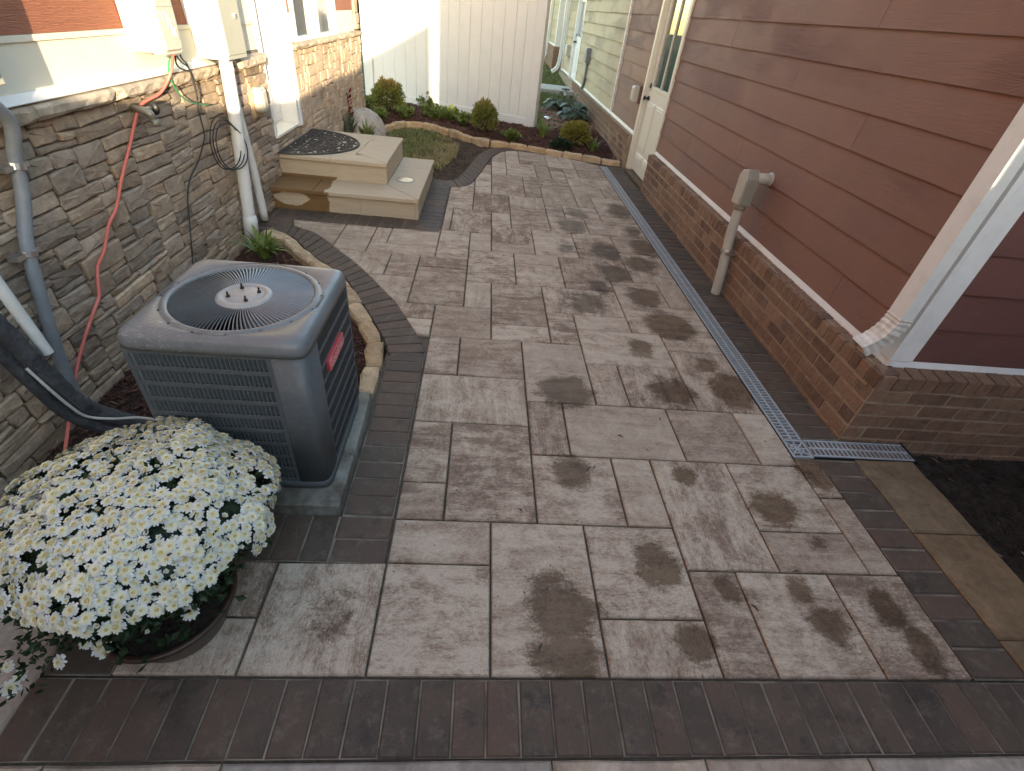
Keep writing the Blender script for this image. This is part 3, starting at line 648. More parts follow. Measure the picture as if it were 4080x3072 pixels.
EXPO = .1835; ZB = [.4725+EXPO*k for k in range(14)]
def board(par, mt, u0, u1, zb, face='x', pos=2.07, name='siding_board', expo=EXPO, th=.014):
    prof = [(.0, zb), (th, zb), (.003, zb+expo+.012), (-.006, zb+expo+.012)]
    b = MB((lambda p: (pos-p[0], p[1], p[2])) if face == 'x' else (lambda p: (p[1], pos-p[0], p[2])))
    n = max(1, int((u1-u0)/.6)); vs = []; fs = []; m_ = 4
    for i in range(n+1):
        for w, z in prof: vs.append((w+(noise.noise((i*1.3, zb*9, pos))*.0012), u0+(u1-u0)*i/n, z+noise.noise((i*.9, zb*7, u0))*.0015))
    for i in range(n):
        for k in range(m_): fs.append((i*m_+k, i*m_+(k+1) % m_, (i+1)*m_+(k+1) % m_, (i+1)*m_+k))
    fs += [(0, 1, 2, 3), tuple(n*m_+k for k in range(4))]; b.add(vs, fs)
    return b.build(name, mt, par)
JOINT = {1.37: [3.777], 1.187: [2.911], .82: [4.185], .4725: [2.477], 1.737: [3.147], 1.92: [4.6], .636: [5.3], 1.0: [5.5], 1.5535: [5.0]}
for zb in ZB:
    js = [j for z, L in JOINT.items() if abs(z-zb) < .02 for j in L]; e = [1.965]+js+[6.262]
    for i in range(len(e)-1): board(rb, MT['red_siding'], e[i]+(.0018 if i else 0), e[i+1]-.0018, zb)
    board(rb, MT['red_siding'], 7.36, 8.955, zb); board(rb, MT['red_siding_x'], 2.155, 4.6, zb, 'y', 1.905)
b = MB(); b.box(2.074, 4.6, 1.915, 6.24, .36, 3.1); b.box(2.074, 4.6, 7.375, 8.99, .36, 3.1); b.box(2.16, 4.6, 6.24, 7.375, -.2, 3.1)
b.build('wall_core', MT['red_siding'], rb)
def trimx(u0, u1, z0=.4215, par=rb, mt=None):
    b = MB(); prof = [(2.075, z0+.001), (2.045, z0), (2.045, z0+.022), (2.052, z0+.049), (2.075, z0+.052)]; n = 5
    b.add([(x, u, z) for u in (u0, u1) for x, z in prof], [tuple(range(n)), tuple(range(n, 2*n))[::-1]]+[(i, (i+1) % n, n+(i+1) % n, n+i) for i in range(n)])
    return b.build('trim_board', mt or MT['white'], par)
trimx(1.884, 3.35); trimx(3.352, 4.86); trimx(4.862, 6.262); trimx(7.36, 8.985)
b = MB(); prof = [(1.915, .4225), (1.884, .4215), (1.884, .4435), (1.891, .4705), (1.915, .4735)]
b.add([(u, y, z) for u in (2.0455, 4.6) for y, z in prof], [tuple(range(5)), tuple(range(5, 10))[::-1]]+[(i, (i+1) % 5, 5+(i+1) % 5, 5+i) for i in range(5)]); b.build('trim_board', MT['white'], rb)
b = MB(); b.box(2.040, 2.066, 1.884, 1.975, .474, 3.05); b.build('corner_board', MT['white'], rb)
b = MB(); b.box(2.0665, 2.158, 1.884, 1.908, .474, 3.05); b.build('corner_board', MT['white'], rb)
b = MB(); b.add([(1.66, 1.45, 3.02), (1.66, 30, 3.02), (4.2, 30, 4.6), (4.2, 1.45, 4.6), (1.66, 1.45, 3.08), (1.66, 30, 3.08), (4.2, 30, 4.66), (4.2, 1.45, 4.66)], [(0, 1, 2, 3), (4, 7, 6, 5), (0, 4, 5, 1), (2, 6, 7, 3), (0, 3, 7, 4), (1, 5, 6, 2)])
b.build('roof', MT['roof'], rb)
b = MB(); b.box(1.655, 1.70, 1.46, 29, 2.9, 3.03); b.box(1.70, 2.08, 1.92, 29, 3.0, 3.02); b.build('eave', MT['white'], rb)

b = MB(); b.box(4.0, 9, -3.4, 1.8, -.26, 3.1); b.build('shade_wing', MT['red_siding'], rb)  # unseen wing and its roof, added to darken the alcove
b = MB(); b.add([(3.8, -3.5, 3.1), (9, -3.5, 3.1), (9, 1.4, 3.1), (3.8, 1.4, 3.1), (6.4, -3.5, 4.3), (6.4, 1.4, 4.3)], [(0, 1, 4), (2, 3, 5), (0, 4, 5, 3), (1, 2, 5, 4), (0, 3, 2, 1)]); b.build('roof', MT['roof'], rb)

# the half-glazed door
def glazed_door(par, y0, y1, zs, xf, mt, glass_z, name='door', fr=.10, knob_y=None, zt=2.12):
    d = MB(); xd = xf+.05
    # slab: stiles and rails round the glass, raised panels below
    yl, yh = y0+fr, y1-fr; w = yh-yl; gl, gh = yl+.10, yh-.10
    d.box(xd, xd+.04, yl, gl, zs, zt-.09); d.box(xd, xd+.04, gh, yh, zs, zt-.09); d.box(xd, xd+.04, gl, gh, zs, glass_z); d.box(xd, xd+.04, gl, gh, zt-.2, zt-.09)
    o = d.build(name, mt, par)
    p = MB(); c = MB()
    for q, (a0, a1) in enumerate(((gl-.02, (gl+gh)/2-.03), ((gl+gh)/2+.03, gh+.02))):
        for (z0, z1) in ((zs+.28, glass_z-.17), (zs+.10, zs+.23)):
            p.T = Tx(xd); p.prism(rect(a0, a1, z0, z1), -.01, .012, .011)
            p.prism(inset(rect(a0, a1, z0, z1), .03), -.01, .016, .006)
    p.build('panel', mt, o)
    g_ = MB(); g_.box(xd-.010, xd, gl-.03, gl, glass_z-.03, zt-.17); g_.box(xd-.010, xd, gh, gh+.03, glass_z-.03, zt-.17); g_.box(xd-.010, xd, gl, gh, glass_z-.03, glass_z); g_.box(xd-.006, xd+.012, (gl+gh)/2-.006, (gl+gh)/2+.006, glass_z, zt-.2)
    g_.build('glazing_frame', mt, o)
    g_ = MB(); g_.box(xd+.014, xd+.020, gl, gh, glass_z, zt-.2); g_.build('pane', MT['pane'], o)
    g_ = MB(); g_.box(xd+.023, xd+.027, gl, gh, glass_z, zt-.2); g_.build('blind', MT['blind'], o)
    f = MB()
    f.box(xf-.012, xd+.05, y0, y0+.075, zs-.02, zt); f.box(xf-.012, xd+.05, y1-.075, y1, zs-.02, zt); f.box(xf-.012, xd+.05, y0+.075, y1-.075, zt-.075, zt)
    f.box(xf+.012, xd+.045, y0+.075, y0+fr-.002, zs-.02, zt-.08); f.box(xf+.012, xd+.045, y1-fr+.002, y1-.075, zs-.02, zt-.08)
    f.build('door_frame', MT['white'] if mt is not MT['door'] else MT['door'], par)
    s_ = MB(); s_.box(xf-.03, xd+.06, y0+.02, y1-.02, zs-.06, zs-.021); s_.build('threshold', MT['kerb'], par)
    ky = yh-.06
    for z, r_ in ((1.04, .030), (.90, .026)):
        z += zs-.03
        h = MB(lambda p: (xd-p[2], p[0], p[1])); h.lathe([(.001, .022), (r_*.9, .022), (r_, .014), (r_, 0)], (ky, z, 0), 14)
        if r_ < .03: h.lathe([(.010, .02), (.010, .045), (.024, .052), (.027, .066), (.02, .076), (.001, .078)], (ky, z, 0), 14)
        h.build('knob' if r_ < .03 else 'deadbolt', MT['black'], o, True)
    return o
b = MB()
glazed_door(rb, 6.25, 7.375, .03, 2.055, MT['door'], 1.04)

# neighbour unit further along, cream yellow
yb = thing('yellow_house', 'cream yellow clapboard unit beyond the red siding with white door', 'building')
for zb in [.4725+EXPO*k for k in range(0, 14)]:
    board(yb, MT['yellow_siding'], 9.03, 13.36, zb, th=.024)
    board(yb, MT['yellow_siding'], 14.62, 16.1, zb, th=.024)
b = MB(); b.box(2.076, 4.6, 8.995, 13.36, .4, 3.1); b.box(2.076, 4.6, 14.62, 16.4, .1, 3.1); b.build('wall_core', MT['yellow_siding'], yb)
b = MB(); b.box(2.03, 2.075, 8.987, 9.03, .474, 3.05); b.build('corner_board', MT['white'], yb)
trimx(8.987, 13.36, par=yb); trimx(14.62, 16.1, par=yb)
b = MB(); b.box(2.03, 2.12, 16.1, 16.22, .2, 3.05); b.build('corner_board', MT['white'], yb)
glazed_door(yb, 13.36, 14.62, .28, 2.055, MT['white'], 1.26)
b = MB(); b.box(1.85, 4.6, 16.95, 26, -.2, .90); o = b.build('brick_base', MT['bmortar'], yb)
b = MB()
for k in range(11):
    z = .90-.0815*(k+1); b.T = Ty(16.945); x = 1.85-(.1 if k % 2 else 0)
    while x < 2.6: b.prism(rect(max(1.85, x)+.005, x+.205, z+.005, z+.077), -.02, .008, .003); x += .214
    b.T = Tx(1.845); y = 16.95-(.1 if k % 2 else 0)
    while y < 24: b.prism(rect(max(16.95, y)+.005, y+.205, z+.005, z+.077), -.02, .008, .003); y += .214
b.build('far_bricks', MT['brick'], yb, kind='stuff')
for k in range(12): board(yb, MT['yellow_siding'], 17.15, 25, .95+EXPO*k, 'x', 1.9, th=.03)
b = MB(); b.box(1.91, 4.6, 17.02, 26, .9, 3.4); b.box(1.87, 1.93, 17.0, 17.15, .95, 3.4); b.box(1.93, 2.1, 17.0, 17.03, .95, 3.4); b.build('wall_core', MT['white'], yb)
b = MB(); b.box(1.86, 2.2, 16.98, 25, .895, .945); b.build('trim_board', MT['white'], yb)
b = MB(); b.box(1.655, 4, 26, 26.2, -.2, 4); b.box(2.1, 2.4, 16.4, 17, -.2, 3.1); b.build('back_wall', MT['yellow_siding'], yb)

def downspout(name, label, pts, w, dp, mt, mt2, n_last, group=None):
    """rectangular pipe swept along pts; the last n_last pieces form the ribbed elbow"""
    t = thing(name, label, 'downspout', group)
    def sweep(P, nm, mm, ribs=False):
        P = [Vector(p) for p in P]; b = MB(); vs = []; fs = []
        for i, p in enumerate(P):
            d = (P[min(i+1, len(P)-1)]-P[max(i-1, 0)]).normalized(); sx = SIDE; u = d.cross(sx).normalized()
            k = 1.07 if ribs and i % 2 else 1.0
            for a, c in ((-1, -1), (1, -1), (1, 1), (-1, 1)): vs.append(p+sx*a*w/2*k+u*c*dp/2*k)
        for i in range(len(P)-1):
            for k in range(4): fs.append((i*4+k, i*4+(k+1) % 4, (i+1)*4+(k+1) % 4, (i+1)*4+k))
        fs.append((0, 1, 2, 3)); b.add(vs, fs); return b.build(nm, mm, t)
    sweep(pts[:len(pts)-n_last+1], 'pipe', mt); sweep(pts[len(pts)-n_last:], 'elbow', mt2, True)
    for z in (1.55, ):
        pass
    return t
SIDE = Vector((1, 0, 0))
SIDE = Vector((0, 1, 0))
el = [(1.985, 1.925, 3.0), (1.985, 1.925, .80), (1.985, 1.925, .70)]
cv = spline([(1.985, 1.925, .70), (1.982, 1.925, .66), (1.966, 1.928, .60), (1.935, 1.935, .545), (1.895, 1.94, .505)], 4)
downspout('downspout', 'white metal downspout with scuffed ribbed elbow at the building corner', el+[tuple(p) for p in cv[1:]], .088, .062, MT['alu'], MT['alu_worn'], len(cv))
for (x, y, zb_, lb) in ((1.98, 16.26, .34, 'slim white downspout bending outward at the yellow corner board'), (1.83, 18.8, .45, 'slim white downspout on the far yellow wall above brick')):
    cv = spline([(x, y, zb_+.75), (x-.01, y, zb_+.4), (x-.05, y, zb_+.12), (x-.2, y-.03, zb_)], 4)
    downspout('downspout', lb, [(x, y, 3.0), (x, y, zb_+.8)]+[tuple(p) for p in cv], .10, .08, MT['alu'], MT['alu'], len(cv))

# conduit with angle fitting on the right wall
ct = thing('conduit', 'beige vertical conduit with angular fitting turning into red siding', 'conduit')
b = MB(); b.tube(spline([(1.93, 3.62, .66), (1.93, 3.60, .45), (1.93, 3.53, .2), (1.932, 3.49, -.02)], 5), .036, 16); b.build('pipe', MT['beige_pvc'], ct, True)
b = MB(); b.tube([(1.93, 3.571, .335), (1.93, 3.564, .312)], .0415, 16); b.box(1.905, 1.985, 3.505, 3.526, .313, .334); b.build('clamp', MT['steel'], ct)
b = MB(); pr = [(3.655, .905), (3.595, .915), (3.55, .86), (3.56, .665), (3.68, .655), (3.70, .865)]
b.T = lambda p: (p[2], p[0], p[1]); b.prism(pr, 1.885, 1.975, 0); b.T = None
o = b.build('fitting', MT['taupe'], ct); bv = o.modifiers.new('bevel', 'BEVEL'); bv.width = .012; bv.segments = 2
b = MB(); b.T = lambda p: (1.887-p[2], p[0], p[1]); b.prism([(3.66, .90), (3.60, .91), (3.565, .85), (3.572, .675), (3.675, .667), (3.69, .86)], 0, .012, .004); b.build('cover_plate', MT['beige_pvc'], ct)
b = MB(); b.tube([(1.96, 3.585, .865), (2.075, 3.585, .865)], .037, 16); b.tube([(2.05, 3.585, .865), (2.066, 3.585, .865)], .046, 16); b.build('elbow', MT['beige_pvc'], ct, True)
b = MB(); b.tube([(1.93, 3.62, .672), (1.93, 3.616, .63)], .043, 16); b.build('collar', MT['taupe'], ct, True)
# weatherproof outlet
oc = thing('outlet_cover', 'clear bubble outlet cover mounted on red siding beside the door', 'outlet')
b = MB(); b.box(2.03, 2.058, 7.48, 7.62, .80, 1.0); o = b.build('backplate', MT['red_siding'], oc)
b = MB(); b.T = Tx(2.032); b.prism(rect(7.49, 7.61, .81, .99), 0, .085, .022); b.build('cover', MT['box_cream'], oc)
for (x, y, z, lb) in ((2.03, 11.95, 1.03, 'small grey electrical box with curved cable on yellow siding'), (1.86, 20.2, 1.18, 'small grey electrical box with cable on the far yellow wall')):
    e = thing('electrical_box', lb, 'electrical box')
    b = MB(); b.T = Tx(x+.02); b.prism(rect(y-.11, y+.11, z-.12, z+.13), 0, .09, .012); b.build('box', MT['grey_pvc'], e)
    b = MB(); b.tube(spline([(x, y, z-.1), (x, y+.02, z-.4), (x-.01, y+.15, z-.6), (x-.04, y+.45, z-.78), (x-.05, y+.5, z-1.0)], 5), .028, 8); b.build('cable', MT['grey_pvc'], e, True)
b = MB(); b.T = Tx(2.06); b.prism(rect(15.05, 15.35, .80, 1.05), 0, .10, .02); b.build('outlet_cover', MT['box_cream'], label='pale bubble outlet cover on yellow siding past the white door', cat='outlet')
b = MB(); b.prism([(.9, 13.0), (2.0, 13.0), (2.0, 13.95), (.9, 13.95)], .05, .26, .01); b.build('door_pad', MT['concrete'], label='narrow concrete pad in the lawn at the white door', cat='pad')

# ---------------------------------------------------------------- left-hand house: stone veneer, ledge, panels, door, window
lh = thing('stone_house', 'tan stone veneer house with white trim and russet siding above', 'building')
XL = -1.88
TL = lambda p: (XL+p[2], p[0], p[1])
rs = random.Random(21)
def pack(u0, u1, v0, v1, cu=.05, cv=.034, big=1.0):
    nu = max(2, round((u1-u0)/cu)); nv = max(1, round((v1-v0)/cv)); cu = (u1-u0)/nu; cv = (v1-v0)/nv
    g_ = [[0]*nu for _ in range(nv)]; out = []
    for j in range(nv):
        i = 0
        while i < nu:
            if g_[j][i]: i += 1; continue
            h = rs.choice([1, 2, 2, 2, 2, 3]) if nv-j > 2 else min(nv-j, rs.choice([1, 2])); w = {1: rs.randint(3, 7), 2: rs.randint(3, 7), 3: rs.randint(2, 5)}[h]; w = max(2, int(w*big))
            run = 0
            while i+run < nu and not g_[j][i+run] and run < w: run += 1
            if i+run < nu and not g_[j][i+run]:
                rest = 0
                while i+run+rest < nu and not g_[j][i+run+rest]: rest += 1
                if rest == 1: run += 1
            ok = h
            for hh in range(1, h):
                if any(g_[j+hh][i+k] for k in range(run)): ok = hh; break
            for hh in range(ok):
                for k in range(run): g_[j+hh][i+k] = 1
            out.append((u0+i*cu, u0+(i+run)*cu, v0+j*cv, v0+(j+ok)*cv)); i += run
    return out
def wav(u, v): return noise.noise((u*2.3, v*2.3, 4))*.016
def stone_poly(a, c, d, e, gap=.003):
    a += gap; c -= gap; d += gap; e -= gap; r_ = min(.009, (e-d)*.2); j = lambda s=.004: rs.uniform(-s, s)
    P = [(a+r_+j(), d+j()), ((a*2+c)/3+j(), d+j()), ((a+2*c)/3+j(), d+j(.006)), (c-r_+j(), d+j()), (c+j(), d+r_+j()), (c+j(), e-r_+j()), (c-r_+j(), e+j()), ((a+c)/2+j(), e+j()), (a+r_+j(), e+j()), (a+j(), e-r_+j()), (a+j(), (d+e)/2+j(.003))]
    return [(u, v+wav(u, v)) for u, v in P]
def lay_stones(par, rects, depth=.02, mt='stone', single=True):
    big = MB(TL)
    for (a, c, d, e) in rects:
        b = MB(TL) if single else big
        z = rs.uniform(-.008, .009); rr = rs; b.prism(stone_poly(a, c, d, e), -.03, z, min(.0065, (e-d)*.14), .004, rr)
        if single: b.build('stone', MT[mt], par, recalc=True)
    if not single: big.build('far_stones', MT[mt], par, kind='stuff')
b = MB(); b.box(-2.2, XL-.022, .3, 4.93, -.3, 1.10); b.box(-2.2, XL-.0221, 4.02, 4.93, 1.10, 1.175); wallA = b.build('stone_wall', MT['mortar'], lh)
b = MB(); b.box(-2.3, XL-.022, 4.9302, 5.64, -.3, .50); b.box(-2.2, XL-.022, 5.6402, 8.735, -.3, 1.13); b.box(-2.2, XL-.022, 8.50, 8.735, 1.13, 3.2); wallB = b.build('stone_wall', MT['mortar'], lh)
SA = pack(1.15, 4.925, -.22, 1.088)
SA.sort(key=lambda q: -(q[1]-q[0])*(q[3]-q[2])*(.25 if q[2] < .0 or (q[0] < 1.7 and q[2] < .1) else 1)/max(1, q[0]*.25))
print('stones', len(SA))
lay_stones(wallA, SA[:280]); lay_stones(wallA, SA[280:], single=False)
lay_stones(wallA, pack(4.05, 4.925, 1.09, 1.135, .05, .045))
lay_stones(wallB, pack(4.93, 5.645, .36, .495))
lay_stones(wallB, pack(5.65, 8.73, .0, 1.125, .05, .05), mt='stone_far', single=False)
lay_stones(wallB, pack(8.50, 8.73, 1.2, 2.4, .07, .06), mt='stone_far', single=False)
def ledge(par, u0, u1, z0, z1, cuts, out=.042):
    e = [u0]+cuts+[u1]
    for i in range(len(e)-1):
        b = MB(); n = max(3, int((e[i+1]-e[i])/.05)); vs = []; fs = []; prof = [(-.06, z0), (out-.012, z0), (out, z0+.015), (out+.002, z1-.02), (out-.010, z1-.006), (-.08, z1+.012)]; m_ = len(prof)
        for k in range(n+1):
            u = e[i]+.003+(e[i+1]-e[i]-.006)*k/n; en = .010 if k in (0, n) else 0
            for q, (w, z) in enumerate(prof):
                a = (.008 if 0 < q < 4 else .003); vs.append((XL+w-(en if 0 < q < 5 else 0)+noise.noise((u*13, z*22, q*1.3))*a*1.6, u, z+noise.noise((u*9, q*3.1, 2))*a))
        for k in range(n):
            for q in range(m_): fs.append((k*m_+q, k*m_+(q+1) % m_, (k+1)*m_+(q+1) % m_, (k+1)*m_+q))
        fs += [tuple(range(m_)), tuple(range(n*m_, n*m_+m_))]; b.add(vs, fs); b.build('ledge_stone', MT['ledge'], par)
ledge(lh, .8, 4.02, 1.088, 1.150, [1.6, 2.325, 2.86, 3.36], .05); ledge(lh, 4.42, 4.93, 1.088, 1.155, [], .05); ledge(lh, 5.655, 8.74, 1.128, 1.178, [6.55, 7.4, 8.1], .045)
# white sill, cream panel, trim, siding
b = MB(); b.add([(XL+w, u, z) for u in (.8, 4.0) for w, z in ((.035, 1.152), (.038, 1.156), (-.02, 1.178), (-.05, 1.178), (-.05, 1.152))], [(0, 1, 2, 3, 4), (9, 8, 7, 6, 5)]+[(i, (i+1) % 5, 5+(i+1) % 5, 5+i) for i in range(5)]); b.build('sill_flashing', MT['white'], lh)
b = MB(); b.box(XL-.08, XL-.022, .8, 4.92, 1.1785, 1.345); b.build('frieze_panel', MT['cream'], lh)
b = MB(); b.box(XL-.08, XL-.012, .8, 4.92, 1.346, 1.368); b.build('frieze_cap', MT['cream'], lh)
for k in range(6):
    for (a, c) in ((.8, 3.865), ): board(lh, MT['orange_siding'], a, c, 1.369+EXPO*k*1.05, 'x', 0)
for o in [o for o in lh.children if o.name.startswith('siding_board')]: o.matrix_local = Matrix(((-1, 0, 0, XL-.035), (0, 1, 0, 0), (0, 0, 1, 0), (0, 0, 0, 1)))
b = MB(); b.box(XL-.08, XL-.005, 3.866, 3.94, 1.369, 2.6); b.build('vertical_trim', MT['white'], lh)
b = MB(); b.box(XL-.08, XL-.030, 3.941, 4.92, 1.369, 2.6); b.build('frieze_panel', MT['cream'], lh)
b = MB(); b.box(-2.6, XL-.081, -6, 4.92, 1.1, 5.4); b.box(-2.6, XL-.081, 4.92, 8.73, 2.62, 5.4); b.box(XL-.081, XL-.03, -6, 8.73, 2.62, 5.4); b.box(-2.6, XL-.03, -6, .8, -.3, 2.62); b.build('wall_core', MT['orange_siding'], lh)
# recessed door
XD = XL-.14
dl = MB(); dl.box(XD-.04, XD, 4.985, 5.075, .555, 2.5); dl.box(XD-.04, XD, 5.40, 5.535, .555, 2.5); dl.box(XD-.04, XD, 5.075, 5.40, .555, .90); dl.box(XD-.04, XD, 5.075, 5.40, 2.3, 2.5)
do = dl.build('door', MT['white'], lh)
b = MB(); b.T = lambda p: (XD+p[2], p[0], p[1]); b.prism(rect(5.10, 5.50, .62, .85), -.01, .012, .011); b.build('panel', MT['white'], do)
b = MB(); b.box(XD, XD+.012, 5.05, 5.075, .89, 2.3); b.box(XD, XD+.012, 5.40, 5.425, .89, 2.3); b.box(XD, XD+.016, 5.05, 5.425, .865, .89); b.build('glazing_frame', MT['white'], do)
b = MB(); b.box(XD-.022, XD-.016, 5.075, 5.40, .90, 2.3); b.build('pane', MT['pane'], do)
b = MB(); b.box(XD-.030, XD-.026, 5.075, 5.40, .90, 2.3); b.build('curtain', MT['curtain'], do)
f = MB(); f.box(XD-.05, XL-.005, 4.93, 4.985, .50, 2.6); f.box(XD-.05, XL+.015, 5.535, 5.60, .50, 2.6); f.box(XD-.05, XL+.022, 5.60, 5.652, .50, 2.6); f.box(XD-.05, XL, 4.985, 5.535, 2.5, 2.6); f.build('door_frame', MT['white'], lh)
b = MB(); b.add([(x, y, z) for y in (4.95, 5.64) for x, z in ((XD-.05, .552), (XL+.012, .525), (XL+.012, .505), (XD-.05, .505))], [(0, 1, 2, 3), (7, 6, 5, 4)]+[(i, (i+1) % 4, 4+(i+1) % 4, 4+i) for i in range(4)]); b.build('threshold', MT['door'], lh)
# window and its surround
for a_, c_, t_ in ((5.655, 5.885, 1.392), (7.50, 8.49, 1.41)):
    b = MB(); b.box(XL-.08, XL-.03, a_, c_, 1.18, t_); b.build('frieze_panel', MT['cream'], lh)
for (a, c) in ((5.655, 5.885), (7.50, 8.49)):
    for k in range(6):
        o = board(lh, MT['orange_siding'], a, c, 1.41+EXPO*k*1.05, 'x', 0); o.matrix_local = Matrix(((-1, 0, 0, XL-.045), (0, 1, 0, 0), (0, 0, 1, 0), (0, 0, 0, 1)))
wd = MB(); wd.box(XL-.08, XL-.004, 5.887, 5.935, 1.18, 2.6); wd.box(XL-.08, XL-.004, 7.45, 7.498, 1.18, 2.6); wd.box(XL-.08, XL-.006, 5.935, 7.45, 1.18, 1.212)
wd.box(XL-.08, XL-.002, 6.56, 6.66, 1.212, 2.6); wd.box(XL-.08, XL-.004, 6.665, 6.73, 1.212, 2.6)
w_ = wd.build('window', MT['white'], lh)
for a, c in ((5.935, 6.56), (6.73, 7.45)):
    b = MB(); b.box(XL-.055, XL-.05, a, c, 1.212, 2.6); b.build('pane', MT['pane'], w_)
    b = MB(); b.box(XL-.2, XL-.195, a-.1, c+.1, 1.1, 2.6); b.build('curtain', MT['curtain'], w_)
b = MB(); b.box(XL-.195, XL-.08, 5.80, 5.885, 1.14, 2.6); b.box(XL-.195, XL-.08, 7.5, 7.6, 1.14, 2.6); b.box(XL-.195, XL-.08, 5.885, 7.5, 1.14, 1.18); b.build('window_reveal', MT['cream'], w_)

# ---------------------------------------------------------------- sandstone steps
st = thing('stone_steps', 'two sandstone steps up to the white house door', 'steps')
def tread(polys, z0, z1, mt='step'):
    for P in polys:
        b = MB(); rr = random.Random(int(P[0][0]*101+P[0][1]*57)); Q = []
        for i in range(len(P)):
            a, c = P[i], P[(i+1) % len(P)]; Q.append(a); L = math.hypot(c[0]-a[0], c[1]-a[1]); k_ = max(1, int(L/.06))
            for k in range(1, k_): Q.append((a[0]+(c[0]-a[0])*k/k_+rr.uniform(-.0022, .0022), a[1]+(c[1]-a[1])*k/k_+rr.uniform(-.0022, .0022)))
        b.prism(Q, z0, z1, .004); b.build('tread_slab', MT[mt], st)
# lower step: treads in front and at the side, mitred at the corner; riser slabs below
tread([[(-1.895, 4.545), (-1.515, 4.545), (-1.515, 4.93), (-1.895, 4.93)], [(-1.510, 4.545), (-.572, 4.545), (-.917, 4.93), (-1.510, 4.93)], [(-.567, 4.549), (-.561, 5.59), (-.912, 5.59), (-.912, 4.935)], [(-.561, 5.595), (-.561, 6.0), (-.912, 6.0), (-.912, 5.595)]], .158, .19)
b = MB(); b.box(-1.895, -1.10, 4.585, 4.62, -.06, .157); b.build('riser_slab', MT['step'], st)
b = MB(); b.box(-1.096, -.601, 4.585, 4.62, -.06, .157); b.build('riser_slab', MT['step'], st)
b = MB(); b.box(-.600, -.575, 4.59, 5.985, -.06, .157); b.build('riser_slab', MT['step'], st)
b = MB(); b.box(-1.895, -.60, 4.62, 5.97, -.1, .156); b.box(-1.895, -.95, 4.95, 5.96, .157, .352); b.build('core', MT['step_joint'], st)
# upper step
b = MB(); b.box(-1.895, -.936, 4.925, 4.95, .1905, .352); b.build('riser_slab', MT['step'], st)
b = MB(); b.box(-.9355, -.912, 4.925, 5.98, .1905, .352); b.build('riser_slab', MT['step'], st)
tread([[(-1.90, 4.893), (-1.43, 4.893), (-1.43, 5.12), (-1.90, 5.12)], [(-1.425, 4.893), (-.905, 4.893), (-1.155, 5.14), (-1.20, 5.12), (-1.425, 5.12)],
       [(-.90, 4.897), (-.905, 5.42), (-1.22, 5.42), (-1.24, 5.20), (-1.15, 5.145)], [(-.905, 5.425), (-.905, 6.02), (-1.18, 5.80), (-1.22, 5.70), (-1.22, 5.425)],
       [(-.91, 6.025), (-1.90, 6.025), (-1.90, 5.80), (-1.185, 5.805)], [(-1.225, 5.125), (-1.245, 5.20), (-1.225, 5.42), (-1.225, 5.70), (-1.19, 5.80), (-1.90, 5.795), (-1.90, 5.125)]], .353, .385)
# round pale gold disc with a taupe rim, set flush in the lower tread
lp = thing('step_disc', 'round pale gold disc set flush in the lower stone step', 'light')
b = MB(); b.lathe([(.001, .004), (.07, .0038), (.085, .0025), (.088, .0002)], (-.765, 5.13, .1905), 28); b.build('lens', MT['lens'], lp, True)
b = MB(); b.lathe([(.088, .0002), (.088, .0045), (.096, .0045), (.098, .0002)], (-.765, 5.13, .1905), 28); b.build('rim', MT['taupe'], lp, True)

# half-round scrollwork doormat
dm = thing('doormat', 'black half round rubber doormat with scroll openwork on top step', 'doormat')
mc = Vector((-1.895, 5.43)); RA, RBm = .625, .545; zm = .3855
def hal(u, v): return (mc.x+u*RA, mc.y+v*RBm, 0)      # u 0..1 away from the wall, v -1..1 along it
b = MB()
def band(pts, w, z=.012):
    P = [Vector(p) for p in pts]; vs = []; fs = []
    for i, p in enumerate(P):
        t = (P[min(i+1, len(P)-1)]-P[max(0, i-1)]).normalized(); nn = Vector((-t.y, t.x, 0))*w/2
        vs += [p+nn+Vector((0, 0, zm)), p-nn+Vector((0, 0, zm)), p-nn*.6+Vector((0, 0, zm+z)), p+nn*.6+Vector((0, 0, zm+z))]
    for i in range(len(P)-1):
        for k in range(4): fs.append((i*4+k, i*4+(k+1) % 4, i*4+4+(k+1) % 4, i*4+4+k))
    fs += [(0, 1, 2, 3), tuple(4*(len(P)-1)+k for k in range(4))]; b.add(vs, fs)
def arcp(r_, n=36): return [hal(r_*math.cos(a), r_*math.sin(a)) for a in [-math.pi/2+math.pi*i/n for i in range(n+1)]]
band(arcp(.985), .03, .014); band(arcp(.72), .022, .0125); band([hal(.02, -.98), hal(.02, .98)], .03, .0135); band([hal(.22, -.95), hal(.22, .95)], .022, .0132)
rim = b.build('rim', MT['rubber'], dm)
b = MB()
def scroll(c, s, a0, sg=1, turns=1.35, w=.013):
    P = []
    for i in range(19):
        t = i/18; a = a0+sg*t*turns*2*math.pi; r_ = s*(1-.8*t); P.append((c[0]+r_*math.cos(a), c[1]+r_*math.sin(a), 0))
    band(P, w, .0105+rs.uniform(0, .001))
for k in range(11):
    a = -math.pi/2+math.pi*(k+.5)/11; c = hal(.852*math.cos(a), .852*math.sin(a)); scroll(c, .058, a+2, 1 if k % 2 else -1)
    a2 = a+math.pi/22; band([hal(.74*math.cos(a2), .74*math.sin(a2)), hal(.96*math.cos(a2), .96*math.sin(a2))], .012, .0095)
for k in range(9):
    v = -.88+1.76*k/8; scroll(hal(.12, v), .05, k*1.3, 1 if k % 2 else -1); band([hal(.03, v+.11), hal(.21, v+.11)], .011, .0092)
